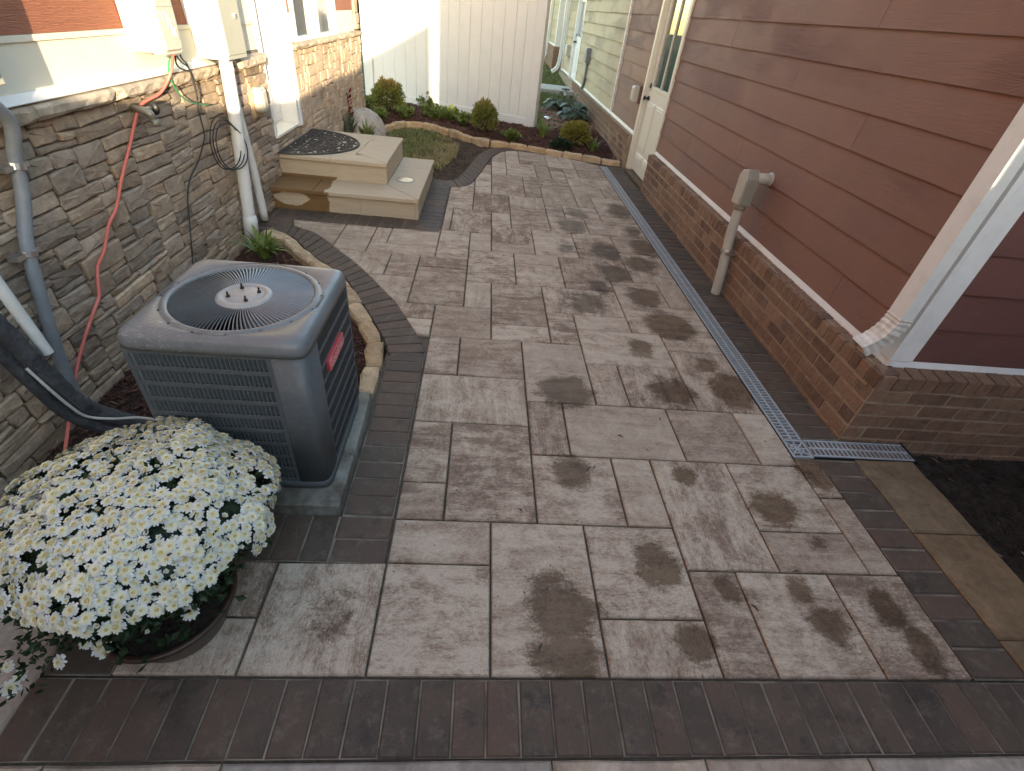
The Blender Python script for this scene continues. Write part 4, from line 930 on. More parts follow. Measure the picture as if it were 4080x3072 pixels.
for (u, v, s, sg) in ((.36, 0, .075, 1), (.36, .3, .07, -1), (.36, -.3, .07, 1), (.55, .16, .07, 1), (.55, -.16, .07, -1), (.4, .52, .055, 1), (.4, -.52, .055, -1), (.62, .0, .04, 1), (.3, .5, .03, -1), (.3, -.15, .03, 1), (.48, .35, .04, -1), (.48, -.36, .04, 1)):
    scroll(hal(u, v), s, v*5+u*3, sg, 1.5, .015)
for k in range(9):
    v = -.6+1.2*k/8; band([hal(.23, v), hal(.3+.1*math.cos(v*2), v*.8), hal(.68*math.cos(v*.9), v*.72)], .010, .0088)
b.build('scrollwork', MT['rubber'], dm)

# ---------------------------------------------------------------- things fixed to the left wall
def roundbox(par, name, u0, u1, v0, v1, w0, w1, mt, r_=.03, T=TL, chamf=.03):
    P = []
    for (cx_, cy_, a0) in ((u1-r_, v1-r_, 0), (u0+r_, v1-r_, 90), (u0+r_, v0+r_, 180), (u1-r_, v0+r_, 270)):
        for k in range(5): a = R(a0+k*22.5); P.append((cx_+r_*math.cos(a), cy_+r_*math.sin(a)))
    b = MB(T); b.prism(P, w0, w1-chamf*.3, chamf*.4)
    b.prism(inset(P, chamf*.4), w1-chamf*.31, w1, chamf*.7)
    return b.build(name, mt, par, False)
ub = thing('utility_box', 'rounded cream plastic utility box with orange cable coming out below', 'utility box')
roundbox(ub, 'back_box', 3.195, 3.42, 1.262, 1.95, -.02, .085, MT['box_cream'], .05)
cv_ = roundbox(ub, 'cover', 3.19, 3.425, 1.255, 1.955, .088, .155, MT['box_cream'], .05)
b = MB(); T2 = lambda p: (XL+.1555+p[2], p[0], p[1])
for k, (u, z0, z1, bow) in enumerate(((3.245, 1.405, 1.455, .012), (3.275, 1.375, 1.458, .014), (3.305, 1.345, 1.455, .012), (3.335, 1.335, 1.425, -.006), (3.365, 1.33, 1.385, -.012))):
    b.T = None; b.tube([(XL+.1555, u+bow*math.sin(math.pi*t/8)*1.3+t*.002, z1+(z0-z1)*t/8) for t in range(9)], [.0015]+[.0045]*7+[.0015], 6)
b.build('ribs', MT['box_cream'], cv_, True)
b = MB(); b.T = T2; b.prism(rect(3.225, 3.385, 1.475, 1.555), -.002, .0025, .002); b.build('nameplate', MT['box_cream'], cv_)
b = MB()
for z in (1.34, 1.52): b.tube([(XL+.087, 3.186, z), (XL+.087, 3.186, z+.05)], .006, 8)
b.build('hinge', MT['steel'], ub)
def text_mesh(name, s, size, mt, mw, par, depth=.0012):
    c = bpy.data.curves.new(name, 'FONT'); c.body = s; c.size = size; c.extrude = depth; c.align_x = 'CENTER'; c.align_y = 'CENTER'; c.offset = .0006
    t = bpy.data.objects.new(name, c); COL.objects.link(t); bpy.context.view_layer.update()
    me = bpy.data.meshes.new_from_object(t.evaluated_get(bpy.context.evaluated_depsgraph_get())); bpy.data.objects.remove(t)
    me.materials.clear(); me.materials.append(mt); o = obj(name, me, par); o.matrix_local = mw; return o
text_mesh('lettering', 'Ready', .055, MT['box_cream'], Matrix(((0, 0, 1, XL+.1585), (1, 0, 0, 3.305), (0, 1, 0, 1.515), (0, 0, 0, 1))), ub)

eb = thing('electric_panel', 'tall grey green metal panel box over white pipes beside door', 'panel box')
b = MB(TL); b.prism(rect(3.895, 4.21, 1.19, 2.3), -.02, .168, .004); b.build('box', MT['box_grey'], eb)
b = MB(TL); b.prism(rect(3.905, 4.20, 1.215, 2.3), .168, .178, .005); cvp = b.build('cover', MT['box_grey'], eb)
b = MB(TL); b.prism(rect(4.10, 4.125, 1.415, 1.442), .176, .190, .004); b.build('latch', MT['steel'], cvp)
b = MB(TL); b.prism(rect(3.90, 4.205, 1.192, 1.214), .10, .174, .003); b.build('lower_lip', MT['box_grey'], eb)
mb_ = thing('meter_box', 'grey meter box above the ledge where grey conduit runs down', 'meter box')
b = MB(TL); b.prism(rect(1.72, 2.135, 1.245, 2.0), -.02, .13, .006); b.build('box', MT['box_grey'], mb_)
b = MB(TL); b.prism(rect(1.75, 2.105, 1.27, 1.6), .13, .14, .005); b.build('cover', MT['box_grey'], mb_)
# white pipes from the panel to the ground
wp = thing('vertical_pipe', 'thick white plastic pipe dropping straight from the grey green panel', 'pipe', 'white pipes under the panel box')
P1 = [(-1.80, 4.06, 1.20), (-1.80, 4.02, .9), (-1.805, 3.975, .6), (-1.81, 3.935, .35), (-1.815, 3.905, .14), (-1.82, 3.89, -.12)]
b = MB(); b.tube(spline(P1, 4), .044, 16); b.build('pipe', MT['pvc'], wp, True)
b = MB(); b.tube([(-1.813, 3.909, .16), (-1.815, 3.904, .12), (-1.822, 3.886, -.02)], [.046, .054, .054], 16); b.build('coupling', MT['pvc'], wp, True)
b = MB(); b.tube([(-1.80, 4.052, 1.14), (-1.80, 4.048, 1.11)], .0465, 16); b.build('collar', MT['pvc'], wp, True)
wp2 = thing('vertical_pipe', 'thinner white pipe slanting out beside the straight pipe, near the steps', 'pipe', 'white pipes under the panel box')
b = MB(); b.tube(spline([(-1.83, 4.14, 1.05), (-1.83, 4.165, .75), (-1.83, 4.195, .4), (-1.833, 4.21, .02)], 4), [.024+.010*k/12 for k in range(13)], 14); b.build('pipe', MT['pvc'], wp2, True)
b = MB(); b.box(-1.85, -1.80, 4.12, 4.16, 1.0, 1.08); b.build('clip', MT['pvc'], wp2)
# grey conduit on the wall, two steel clamps
gc = thing('grey_conduit', 'grey plastic conduit strapped to the stone wall with two steel clamps', 'conduit')
GP = [(-1.79, 2.02, 1.32), (-1.79, 2.06, 1.22), (-1.80, 2.13, 1.12), (-1.835, 2.115, .99), (-1.845, 2.08, .86), (-1.845, 2.0, .72), (-1.845, 1.955, .6), (-1.84, 1.90, .42), (-1.835, 1.85, .24), (-1.82, 1.81, .08), (-1.80, 1.79, -.05)]
b = MB(); b.tube(spline(GP, 4), .025, 14); b.build('pipe', MT['grey_pvc'], gc, True)
for (x, y, z) in ((-1.838, 2.108, .965), (-1.845, 1.972, .66)):
    b = MB(); b.tube([(x, y-.003, z-.011), (x, y+.003, z+.011)], .0305, 14); b.box(x-.03, x+.012, y-.07, y-.026, z-.010, z+.010); b.box(x-.03, x+.012, y+.026, y+.05, z-.010, z+.010); b.build('clamp', MT['steel'], gc)
# orange cable
oc_ = spline([(-1.74, 3.30, 1.27), (-1.79, 3.34, 1.19), (-1.825, 3.31, 1.12), (-1.835, 3.22, 1.075), (-1.845, 3.04, 1.045), (-1.85, 2.94, .97), (-1.845, 2.85, .90), (-1.85, 2.70, .77), (-1.85, 2.57, .65), (-1.85, 2.48, .60), (-1.845, 2.36, .50), (-1.85, 2.30, .46), (-1.845, 2.25, .40), (-1.845, 2.215, .335), (-1.84, 2.15, .30), (-1.845, 2.03, .215), (-1.84, 1.90, .12), (-1.80, 1.70, -.01), (-1.74, 1.48, -.13)], 5)
b = MB(); b.tube(oc_, .0078, 8); b.build('orange_cable', MT['orange'], None, True, label='orange cable hanging down the stone wall from the utility box', cat='cable')
# thin black cables and their coil
bc = thing('black_cable', 'thin black cable with a loose coil hanging on the stone wall', 'cable')
b = MB(); b.tube(spline([(-1.76, 3.36, 1.27), (-1.80, 3.47, 1.215), (-1.825, 3.60, 1.16), (-1.822, 3.61, 1.05), (-1.845, 3.62, .93), (-1.842, 3.61, .80), (-1.845, 3.56, .74), (-1.845, 3.44, .66), (-1.85, 3.30, .59), (-1.85, 3.21, .49), (-1.85, 3.14, .33), (-1.85, 3.05, .12), (-1.84, 3.0, -.05)], 5), .0045, 6); b.build('lead', MT['cable'], bc, True)
b = MB()
for k in range(3):
    P = []
    for i in range(28):
        a = 2*math.pi*i/28; u = 3.79+.155*math.cos(a)*(1+.05*k)+.10*math.sin(a)*(.9-.1*k); v = .705+.05*math.cos(a)*-1.6+.145*math.sin(a)*(1-.05*k); P.append((-1.822+.014*k+.04*max(0, math.cos(a)), u+.012*k, v-.012*k))
    b.tube(P, .0042, 6, closed=True)
b.build('coil', MT['cable'], bc, True)
b = MB(); b.tube(spline([(-1.78, 3.40, 1.262), (-1.81, 3.44, 1.20), (-1.822, 3.52, 1.165), (-1.825, 3.60, 1.15)], 5), .005, 6); b.tube(spline([(-1.77, 3.42, 1.27), (-1.80, 3.50, 1.22), (-1.82, 3.585, 1.17), (-1.82, 3.60, 1.0)], 5), .005, 6); b.build('jumper', MT['cable'], bc, True)
b = MB(); b.tube(spline([(-1.755, 3.32, 1.27), (-1.80, 3.33, 1.20), (-1.822, 3.36, 1.12), (-1.835, 3.45, 1.03), (-1.845, 3.60, .975), (-1.85, 3.78, .94)], 5), .0045, 6); b.build('green_wire', MT['green'], None, True, label='thin green earth wire curving across the stone below the utility box', cat='wire')
# hose tap
hb = thing('hose_tap', 'weathered brass hose tap sticking out of the stone wall', 'tap')
b = MB(); b.tube([(-1.87, 3.0, 1.035), (-1.82, 3.0, 1.03), (-1.79, 3.0, 1.015), (-1.775, 3.0, .985)], [.022, .02, .022, .018], 10); b.tube([(-1.81, 3.0, 1.03), (-1.80, 3.05, 1.035)], .014, 8); b.build('body', MT['brass'], hb, True)
b = MB(); b.T = lambda p: (-1.80+p[0], 3.06+p[2], 1.03+p[1]); b.lathe([(.001, .012), (.026, .012), (.034, .004), (.030, -.006), (.001, -.008)], (0, 0, 0), 12); b.build('handle', MT['black'], hb, True)
b = MB(); b.tube([(-1.775, 3.0, .99), (-1.772, 3.0, .955)], .021, 10); b.build('spout', MT['brass'], hb, True)
# stone-coloured box by the door
db = thing('outlet_cover', 'cream weatherproof cover on the sunlit stone beside the house door', 'outlet')
b = MB(TL); b.prism(rect(4.50, 4.70, .74, .985), -.01, .025, .008); b.build('backplate', MT['tan'], db)
roundbox(db, 'cover', 4.53, 4.665, .775, .955, .02, .095, MT['beige_pvc'], .03)
# refrigerant lines
rl = thing('refrigerant_line', 'black lagged refrigerant line sagging from the wall to the air conditioner', 'pipe')
RLP = [(-1.86, 1.62, .70), (-1.76, 1.60, .58), (-1.72, 1.605, .44), (-1.68, 1.61, .29), (-1.64, 1.62, .16), (-1.56, 1.65, .06), (-1.42, 1.68, -.01), (-1.25, 1.70, .02), (-1.07, 1.71, .06)]
b = MB(); sp = spline(RLP, 7); b.tube(sp, [.037+.006*noise.noise((i*.7, 3, 1)) for i in range(len(sp))], 12); b.build('lagging', MT['foam'], rl, True)
b = MB(); b.tube([(p.x-.03, p.y-.035, p.z-.03) for p in sp[8:40]], .027, 10); b.build('lagging', MT['foam'], rl, True)
b = MB(); b.tube(spline([(-1.70, 1.565, .38), (-1.66, 1.56, .29), (-1.63, 1.57, .19), (-1.60, 1.585, .12), (-1.52, 1.61, .09), (-1.44, 1.64, .075), (-1.3, 1.66, .05), (-1.07, 1.69, .11)], 5), .006, 6); b.build('control_wire', MT['paleline'], rl, True)
for (A_, B_, lb) in (((-1.75, 1.68, .80), (-1.70, 1.675, .375), 'white plastic drain pipe end hanging clear of the black lagged line'), ((-1.79, 1.62, .74), (-1.74, 1.64, .42), 'white plastic drain pipe tucked behind the black lagged line')):
    t = thing('drain_pipe', lb, 'pipe', 'white drain pipes by the wall'); A_, B_ = Vector(A_), Vector(B_); d = (B_-A_)
    b = MB(); b.tube([A_-d*.25, A_, B_], .021, 14, cap=False); b.build('pipe', MT['pvc'], t, True)
    b = MB(); b.tube([B_-d*.03, B_-d*.02], .0165, 14); b.build('bore', MT['acdark'], t)

# ---------------------------------------------------------------- air conditioner on its pad
pad = MB(); P = [(-1.12, 1.219), (-.80, 1.216), (-.484, 1.221), (-.488, 1.6), (-.498, 1.93), (-1.12, 1.93)]
pad.prism(P, -.12, .058, .008); pad.build('equipment_pad', MT['slab'], label='stained concrete pad under the air conditioner', cat='pad')
ac = thing('air_conditioner', 'dark grey air conditioner with round fan grille and louvred sides', 'air conditioner')
ACX, ACY = -.817, 1.582
def sq(h, th, n=15): c, s = abs(math.cos(th)), abs(math.sin(th)); return h/((c**n+s**n)**(1/n))
NS = 96
def ring(kind, h, z): return [(ACX+(sq(h, 2*math.pi*k/NS) if kind else h)*math.cos(2*math.pi*k/NS), ACY+(sq(h, 2*math.pi*k/NS) if kind else h)*math.sin(2*math.pi*k/NS), z) for k in range(NS)]
def rings(b, L):
    vs = [p for kind, h, z in L for p in ring(kind, h, z)]
    b.add(vs, [(i*NS+k, i*NS+(k+1) % NS, (i+1)*NS+(k+1) % NS, (i+1)*NS+k) for i in range(len(L)-1) for k in range(NS)])
b = MB(); rings(b, [(1, .280, .696), (1, .2895, .6955), (1, .2905, .719), (1, .2875, .736), (1, .281, .747), (1, .271, .7535), (1, .260, .756), (0, .266, .7563), (0, .262, .753), (0, .256, .753), (0, .251, .758), (0, .240, .758), (0, .234, .754), (0, .232, .746), (0, .232, .62)])
cap = b.build('top_cap', MT['actop'], ac, True)
b = MB(); rings(b, [(1, .262, .075), (1, .262, .697)]); rings(b, [(0, .001, .36), (1, .262, .361)]); b.build('coil_core', MT['acdark'], ac, True)
b = MB(); rings(b, [(1, .281, .062), (1, .286, .064), (1, .286, .095), (1, .282, .098), (1, .25, .099)]); rings(b, [(1, .25, .0605), (1, .281, .062)]); b.build('base_pan', MT['ac'], ac, True)
def shell(b, th0, th1, h, z0, z1, n=14, t=.004):
    vs = []
    for i in range(n+1):
        th = th0+(th1-th0)*i/n
        for hh in (h, h-t):
            r_ = sq(hh, th)
            for z in (z0, z1): vs.append((ACX+r_*math.cos(th), ACY+r_*math.sin(th), z))
    fs = []
    for i in range(n):
        a = i*4; fs += [(a, a+4, a+5, a+1), (a+2, a+3, a+7, a+6), (a, a+2, a+6, a+4), (a+1, a+5, a+7, a+3)]
    fs += [(0, 1, 3, 2), (n*4, n*4+2, n*4+3, n*4+1)]; b.add(vs, fs)
b = MB(); shell(b, R(-58.8), R(-29.6), .2835, .098, .697, 24); b.build('corner_panel', MT['ac'], ac, True)
def face_panel(name, face, u0, u1, rows, z0, z1):
    """stamped louvre sheet: solid strips between rows of upright slots"""
    if face == 'front': T = lambda p: (p[0], ACY-.281-p[2], p[1])
    elif face == 'right': T = lambda p: (ACX+.281+p[2], p[0], p[1])
    elif face == 'left': T = lambda p: (ACX-.281-p[2], p[0], p[1])
    else: T = lambda p: (p[0], ACY+.281+p[2], p[1])
    b = MB(T); pit = (z1-z0)/rows; st_ = .0175
    for k in range(rows+1):
        z = z0+k*pit; b.prism(rect(u0, u1, z-st_/2, z+st_/2), -.002, .0015, .0008)
    n = int((u1-u0-.012)/.0142); p = (u1-u0-.012)/n
    for k in range(rows):
        za = z0+k*pit+st_/2-.001; zb_ = z0+(k+1)*pit-st_/2+.001
        for i in range(n+1):
            u = u0+.006+i*p; w = .0023; tl = .0125
            b.add([(u-w, za, .0012), (u+w*.4, za, .0012), (u+w*.4+tl*.55, za+.003, -tl), (u-w+tl*.55, za+.003, -tl), (u-w, zb_, .0012), (u+w*.4, zb_, .0012), (u+w*.4+tl*.55, zb_-.003, -tl), (u-w+tl*.55, zb_-.003, -tl)],
                  [(0, 1, 2, 3), (4, 7, 6, 5), (0, 4, 5, 1), (1, 5, 6, 2), (2, 6, 7, 3), (3, 7, 4, 0)])
    for a, c in ((u0-.006, u0+.004), (u1-.004, u1+.006)): b.prism(rect(a, c, z0-st_/2, z1+st_/2), -.002, .002, .0008)
    return b.build(name, MT['ac'], ac)
face_panel('louvre_panel', 'front', ACX-.268, -.652, 9, .107, .690)
face_panel('louvre_panel', 'right', ACY-.157, ACY+.268, 9, .107, .690)
face_panel('louvre_panel', 'left', ACY-.268, ACY+.268, 9, .107, .690); face_panel('louvre_panel', 'back', ACX-.268, ACX+.268, 9, .107, .690)
b = MB()
for a0, a1 in ((R(42.5), R(47.5)), (R(132.5), R(137.5)), (R(222.5), R(227.5))): shell(b, a0, a1, .2825, .098, .697, 14)
b.build('corner_post', MT['ac'], ac, True)
b = MB(); NV = 108
for k in range(NV):
    a = 2*math.pi*k/NV; vs = []
    for t in range(5):
        r_ = .088+(.2325-.088)*t/4; aa = a+.10*(t/4); tang = Vector((-math.sin(aa), math.cos(aa), 0)); c = Vector((ACX+r_*math.cos(aa), ACY+r_*math.sin(aa), .7465+.004*math.sin(math.pi*t/4)))
        h = tang*.0026+Vector((0, 0, .0062)); th = Vector((0, 0, .0008))+tang*.0019
        vs += [c+h+th, c-h+th, c-h-th, c+h-th]
    b.add(vs, [(i*4+q, i*4+(q+1) % 4, i*4+4+(q+1) % 4, i*4+4+q) for i in range(4) for q in range(4)]+[(0, 1, 2, 3), (16, 17, 18, 19)])
gr = b.build('fan_grille', MT['vane'], ac)
b = MB(); b.lathe([(.001, .758), (.055, .7585), (.060, .7565), (.068, .7565), (.072, .761), (.083, .7605), (.092, .755), (.095, .746), (.06, .74)], (ACX, ACY, 0), 40); b.build('hub', MT['hub'], gr, True)
b = MB()
for k in range(4):
    a = R(28+90*k); q = (ACX+.05*math.cos(a), ACY+.05*math.sin(a)); b.tube([(q[0], q[1], .758), (q[0], q[1], .764)], .0075, 6); b.tube([(q[0], q[1], .764), (q[0], q[1], .778)], .0035, 6); b.build('bolt', MT['black'], gr); b = MB()

b = MB()
for k in range(3):
    a = 2*math.pi*k/3+R(250); P = []
    for t in range(7):
        r_ = .05+.165*t/6; w = .28+.12*math.sin(math.pi*t/6)
        for e in (-1, 1):
            aa = a+e*w*.9*(.09/ r_ if r_ < .09 else 1)+.15*t/6; P.append((ACX+r_*math.cos(aa), ACY+r_*math.sin(aa), .665+e*.022))
    b.add(P, [(i*2, i*2+1, i*2+3, i*2+2) for i in range(6)])
b.build('fan_blade', MT['fan'], ac, True)
b = MB(); b.lathe([(.001, .73), (.07, .73), (.07, .50), (.001, .5)], (ACX, ACY, 0), 24); b.build('motor', MT['acdark'], ac, True)
b = MB()
for k in range(16):
    a = 2*math.pi*(k+.4)/16; b.tube([(ACX+.259*math.cos(a), ACY+.259*math.sin(a), .753), (ACX+.259*math.cos(a), ACY+.259*math.sin(a), .7555)], .0035, 6)
b.build('screw', MT['black'], cap)
b = MB(); TB = lambda p: (ACX+.2865+p[2], p[0], p[1])
b.T = TB; P = [(1.488, .513), (1.502, .503), (1.682, .503), (1.697, .513), (1.697, .551), (1.682, .562), (1.502, .562), (1.488, .551)]; b.prism(P, -.008, .006, .003); bd = b.build('badge', MT['badge'], ac)
b = MB(TB)
for (a, c, d, e) in ((1.494, 1.691, .5075, .5105), (1.494, 1.691, .5545, .5575), (1.492, 1.4945, .5106, .5544), (1.6905, 1.693, .5106, .5544)): b.prism(rect(a, c, d, e), .0055, .0068, .0003)
b.build('badge_border', MT['badge_text'], bd)
text_mesh('badge_lettering', 'Goodman', .047, MT['badge_text'], Matrix(((0, 0, 1, ACX+.2865+.0062), (1, 0, 0, 1.5925), (0, 1, 0, .5315), (0, 0, 0, 1))), bd)

# ---------------------------------------------------------------- tan edging stones
def edging(name, label, path, length, width, z0, z1, lean=0.):
    t = thing(name, label, 'edging'); P = resample(spline([(*p, 0) for p in path], 6), length); rr = random.Random(int(length*1000))
    for i in range(len(P)-1):
        a, c = P[i], P[i+1]; d = (c-a).normalized(); nn = Vector((-d.y, d.x, 0)); L = (c-a).length; Q = []; g_ = .006; wd = width*rr.uniform(.85, 1.12)
        for (u, v) in ((0, -.5), (.33, -.56), (.66, -.55), (1, -.48), (1.0, 0), (1, .48), (.66, .55), (.33, .54), (0, .5), (-.0, 0)):
            q = a+d*(g_+(L-2*g_)*u+rr.uniform(-.006, .006))+nn*(v*wd+rr.uniform(-.008, .008)); Q.append((q.x, q.y))
        b = MB(); b.prism(Q, z0, z1+rr.uniform(-.008, .01), .014, .007, rr); b.build('edging_stone', MT['tan'], t)
OFF = []
for i in range(1, len(COUT)):
    a = Vector(COUT[max(0, i-1)]); c = Vector(COUT[min(len(COUT)-1, i+1)]); d = (c-a).normalized(); nn = Vector((d.y, -d.x)); q = Vector(COUT[i])+nn*.062
    if nn.x > 0: q = Vector(COUT[i])-nn*.062
    OFF.append((q.x, q.y))
edging('bed_edging', 'curved row of rough tan stones round the bed behind the air conditioner', [(-1.74, 3.98)]+OFF+[(-.545, 2.2), (-.535, 1.96)], .235, .10, -.15, .028)
edging('bed_edging', 'curved row of tan stones dividing grass patch from mulch bed at fence', EDGE[1:], .285, .095, -.1, .065)

# ---------------------------------------------------------------- plants
def leaf_quad(b, p, d, up_, L, w, fold=.25):
    d = d.normalized(); s_ = d.cross(up_)
    if s_.length < 1e-3: s_ = d.orthogonal()
    s_.normalize(); n_ = s_.cross(d)
    b.add([p, p+d*L*.5+s_*w-n_*w*fold, p+d*L, p+d*L*.5-s_*w-n_*w*fold, p+d*L*.5+n_*w*fold], [(0, 1, 4), (1, 2, 4), (2, 3, 4), (3, 0, 4)])
def rdir(rr): 
    while True:
        v = Vector((rr.uniform(-1, 1), rr.uniform(-1, 1), rr.uniform(-1, 1)))
        if .05 < v.length < 1: return v.normalized()
def bush(name, label, cat, loc, rx, rz, n, L, mt, group=None, flat=.0, seed=1, w=.32, stem=True):
    rr = random.Random(seed); t = thing(name, label, cat, group); t.location = loc; b = MB()
    for k in range(n):
        v = rdir(rr)
        if v.z < -.35: v.z = abs(v.z)
        lump = .86+.26*noise.noise((v.x*3.2+seed, v.y*3.2, v.z*3.2)); r_ = lump*(1.1-.5*rr.random()**1.6)
        p = Vector((v.x*rx*r_, v.y*rx*r_, rz*.42+v.z*rz*.62*r_)); p.z = max(.004, p.z)
        d = (v+rdir(rr)*.65+Vector((0, 0, .35))).normalized(); leaf_quad(b, p, d, rdir(rr), L*rr.uniform(.6, 1.25), L*w*rr.uniform(.7, 1.2))
    b.build('foliage', MT[mt], t, recalc=False)
    if stem:
        b = MB()
        for k in range(7):
            a = 6.28*k/7; b.tube([(0, 0, -.03), (.25*rx*math.cos(a), .25*rx*math.sin(a), rz*.3), (.6*rx*math.cos(a), .6*rx*math.sin(a), rz*.6)], [.012, .007, .003], 5)
        b.build('stem', MT['bare'], t)
    return t
def straps(name, label, cat, loc, n, L, w, mt, group=None, seed=1, spread=.55, stem=None):
    rr = random.Random(seed); t = thing(name, label, cat, group); t.location = loc; b = MB()
    for k in range(n):
        a = rr.uniform(0, 6.283); r0 = rr.uniform(0, .05); out = rr.uniform(.25, 1)*spread; l = L*rr.uniform(.6, 1.15); d = Vector((math.cos(a), math.sin(a), 0)); s_ = Vector((-d.y, d.x, 0)); base_ = d*r0; vs = []
        for i in range(5):
            q = i/4; p = base_+d*(out*l*q*(.55+.6*q))+Vector((0, 0, l*(q*1.05-.55*out*q*q*1.5))); ww = w*(1-.15*q)*(1 if i in (1, 2) else .75 if i == 0 else .6 if i == 3 else .05)
            vs += [p+s_*ww, p-s_*ww+Vector((0, 0, 0))]
        b.add(vs, [(i*2, i*2+1, i*2+3, i*2+2) for i in range(4)])
    b.build('foliage', MT[mt], t, recalc=False)
    b = MB(); b.lathe([(.001, .03), (.02, .02), (.03, -.03)], (0, 0, 0), 7); b.build('crown_base', MT['darkleaf'], t)
    return t
def sprigs(name, label, cat, loc, rad, hgt, nst, L, mt, group=None, seed=1):
    """loose leafy plant: several leaning stems, each with pairs of narrow leaves"""
    rr = random.Random(seed); t = thing(name, label, cat, group); t.location = loc; b = MB(); sb = MB()
    for k in range(nst):
        a = rr.uniform(0, 6.283); q = rr.random()**.6; top = Vector((math.cos(a)*rad*q, math.sin(a)*rad*q, hgt*rr.uniform(.6, 1.05)*(1-.35*q))); mid = Vector((top.x*.35, top.y*.35, top.z*.55))
        P = spline([(0, 0, -.02), mid, top], 6); sb.tube(P, .0025, 4)
        for i in range(3, len(P)):
            for e in range(2):
                d = rdir(rr); d.z = abs(d.z)*.6+.15; leaf_quad(b, P[i], d, Vector((0, 0, 1)), L*rr.uniform(.6, 1.15), L*.17)
        for e in range(5): d = rdir(rr); d.z = abs(d.z)+.5; leaf_quad(b, P[-1], d, rdir(rr), L*.8, L*.15)
    b.build('foliage', MT[mt], t, recalc=False); sb.build('stem', MT['grass'], t); return t
bush('round_shrub', 'large round bronze tipped shrub by the stone wall corner and fence', 'shrub', (-1.62, 9.28, .05), .26, .46, 2300, .062, 'shrub', 'round bronze shrubs along the fence', seed=3, w=.22)
bush('round_shrub', 'smaller round bronze tipped shrub on its own at mid fence', 'shrub', (-.02, 8.46, .05), .195, .42, 1700, .058, 'shrub', 'round bronze shrubs along the fence', seed=5, w=.22)
bush('gold_shrub', 'low gold and green shrub near the brick wall corner', 'shrub', (1.42, 8.38, .04), .22, .30, 1500, .06, 'gold', seed=8, w=.25)
LG = 'small light green plants in the mulch'
sprigs('small_plant', 'small light green plant beside the boulder, under the large round shrub', 'plant', (-1.62, 8.62, .03), 0.143, 0.210, 23, 0.070, 'greenleaf', LG, seed=11)
sprigs('small_plant', 'feathery green plant between large round shrub and edging stones', 'plant', (-1.30, 8.88, .03), 0.176, 0.252, 26, 0.070, 'greenleaf', LG, seed=12)
sprigs('small_plant', 'upright green plant against the stone wall behind the boulder', 'plant', (-1.93, 9.0, .03), 0.143, 0.357, 23, 0.070, 'greenleaf', LG, seed=13)
sprigs('small_plant', 'taller sprig in the light green clump along the fence', 'plant', (-1.0, 9.28, .03), 0.154, 0.378, 24, 0.070, 'greenleaf', LG, seed=14)
sprigs('small_plant', 'widest light green plant of the clump along the fence', 'plant', (-.82, 9.06, .03), 0.242, 0.263, 31, 0.070, 'greenleaf', LG, seed=15)
sprigs('small_plant', 'light green plant in the clump, beside the wide one', 'plant', (-.56, 9.02, .03), 0.187, 0.294, 27, 0.070, 'greenleaf', LG, seed=16)
sprigs('small_plant', 'light green plant of the clump closest to the small round shrub', 'plant', (-.36, 8.86, .03), 0.165, 0.231, 25, 0.070, 'greenleaf', LG, seed=17)
sprigs('small_plant', 'compact yellow green plant under the fence end, by edging stones', 'plant', (.42, 8.12, .03), 0.165, 0.179, 25, 0.070, 'greenleaf', LG, seed=18)
straps('grassy_plant', 'spiky green plant at the free end of the white fence', 'plant', (.93, 8.6, .04), 42, .30, .012, 'greenleaf', LG, seed=19)
bush('small_plant', 'dark low plant in front of the gold shrub', 'plant', (1.16, 7.98, .03), .15, .12, 420, .05, 'darkleaf', LG, seed=20)
straps('grassy_plant', 'small spiky green plant near the corner of brick and edging', 'plant', (1.66, 8.02, .03), 36, .22, .011, 'greenleaf', LG, seed=21)
straps('grassy_plant', 'strap leaved green plant in mulch behind the air conditioner', 'plant', (-1.63, 3.62, -.05), 46, .27, .017, 'greenleaf', seed=22, spread=.8)
straps('lily_plant', 'green plant in front of the boulder beside the steps', 'plant', (-1.60, 7.42, -.02), 70, .30, .014, 'grass', 'plants around the boulder', seed=23)
straps('lily_plant', 'grey green plant with dark red stalk between wall and boulder', 'plant', (-1.86, 7.38, -.02), 60, .40, .018, 'hosta2', 'plants around the boulder', seed=24, spread=.4)
b = MB(); rr = random.Random(4)
for k in range(26): leaf_quad(b, Vector((-1.87+rr.uniform(-.02, .02), 7.62+rr.uniform(-.02, .02), .2+k*.013)), Vector((rr.uniform(-1, 1), rr.uniform(-1, 1), .8)), rdir(rr), .09, .018)
b.tube([(-1.87, 7.62, -.03), (-1.865, 7.62, .3), (-1.87, 7.63, .52)], .006, 5); b.build('red_stalk', MT['redleaf'], recalc=False, label='dark red leafy stalk against the stone wall above the boulder', cat='plant', group='plants around the boulder')
# boulder
bo = bmesh.new(); bmesh.ops.create_icosphere(bo, subdivisions=4, radius=1)
for v in bo.verts:
    p = v.co.copy(); k = 1+.10*noise.noise(p*1.6+Vector((3, 1, 2)))+.03*noise.noise(p*5); v.co = Vector((p.x*.27*k, p.y*.30*k, max(-.15, p.z)*.36*k))
me = bpy.data.meshes.new('boulder'); bo.to_mesh(me); bo.free(); me.materials.append(MT['boulder']); me.polygons.foreach_set('use_smooth', [True]*len(me.polygons))
o = obj('boulder', me, label='rounded grey boulder with pale veins by the stone wall', cat='boulder'); o.location = (-1.70, 7.80, .0)
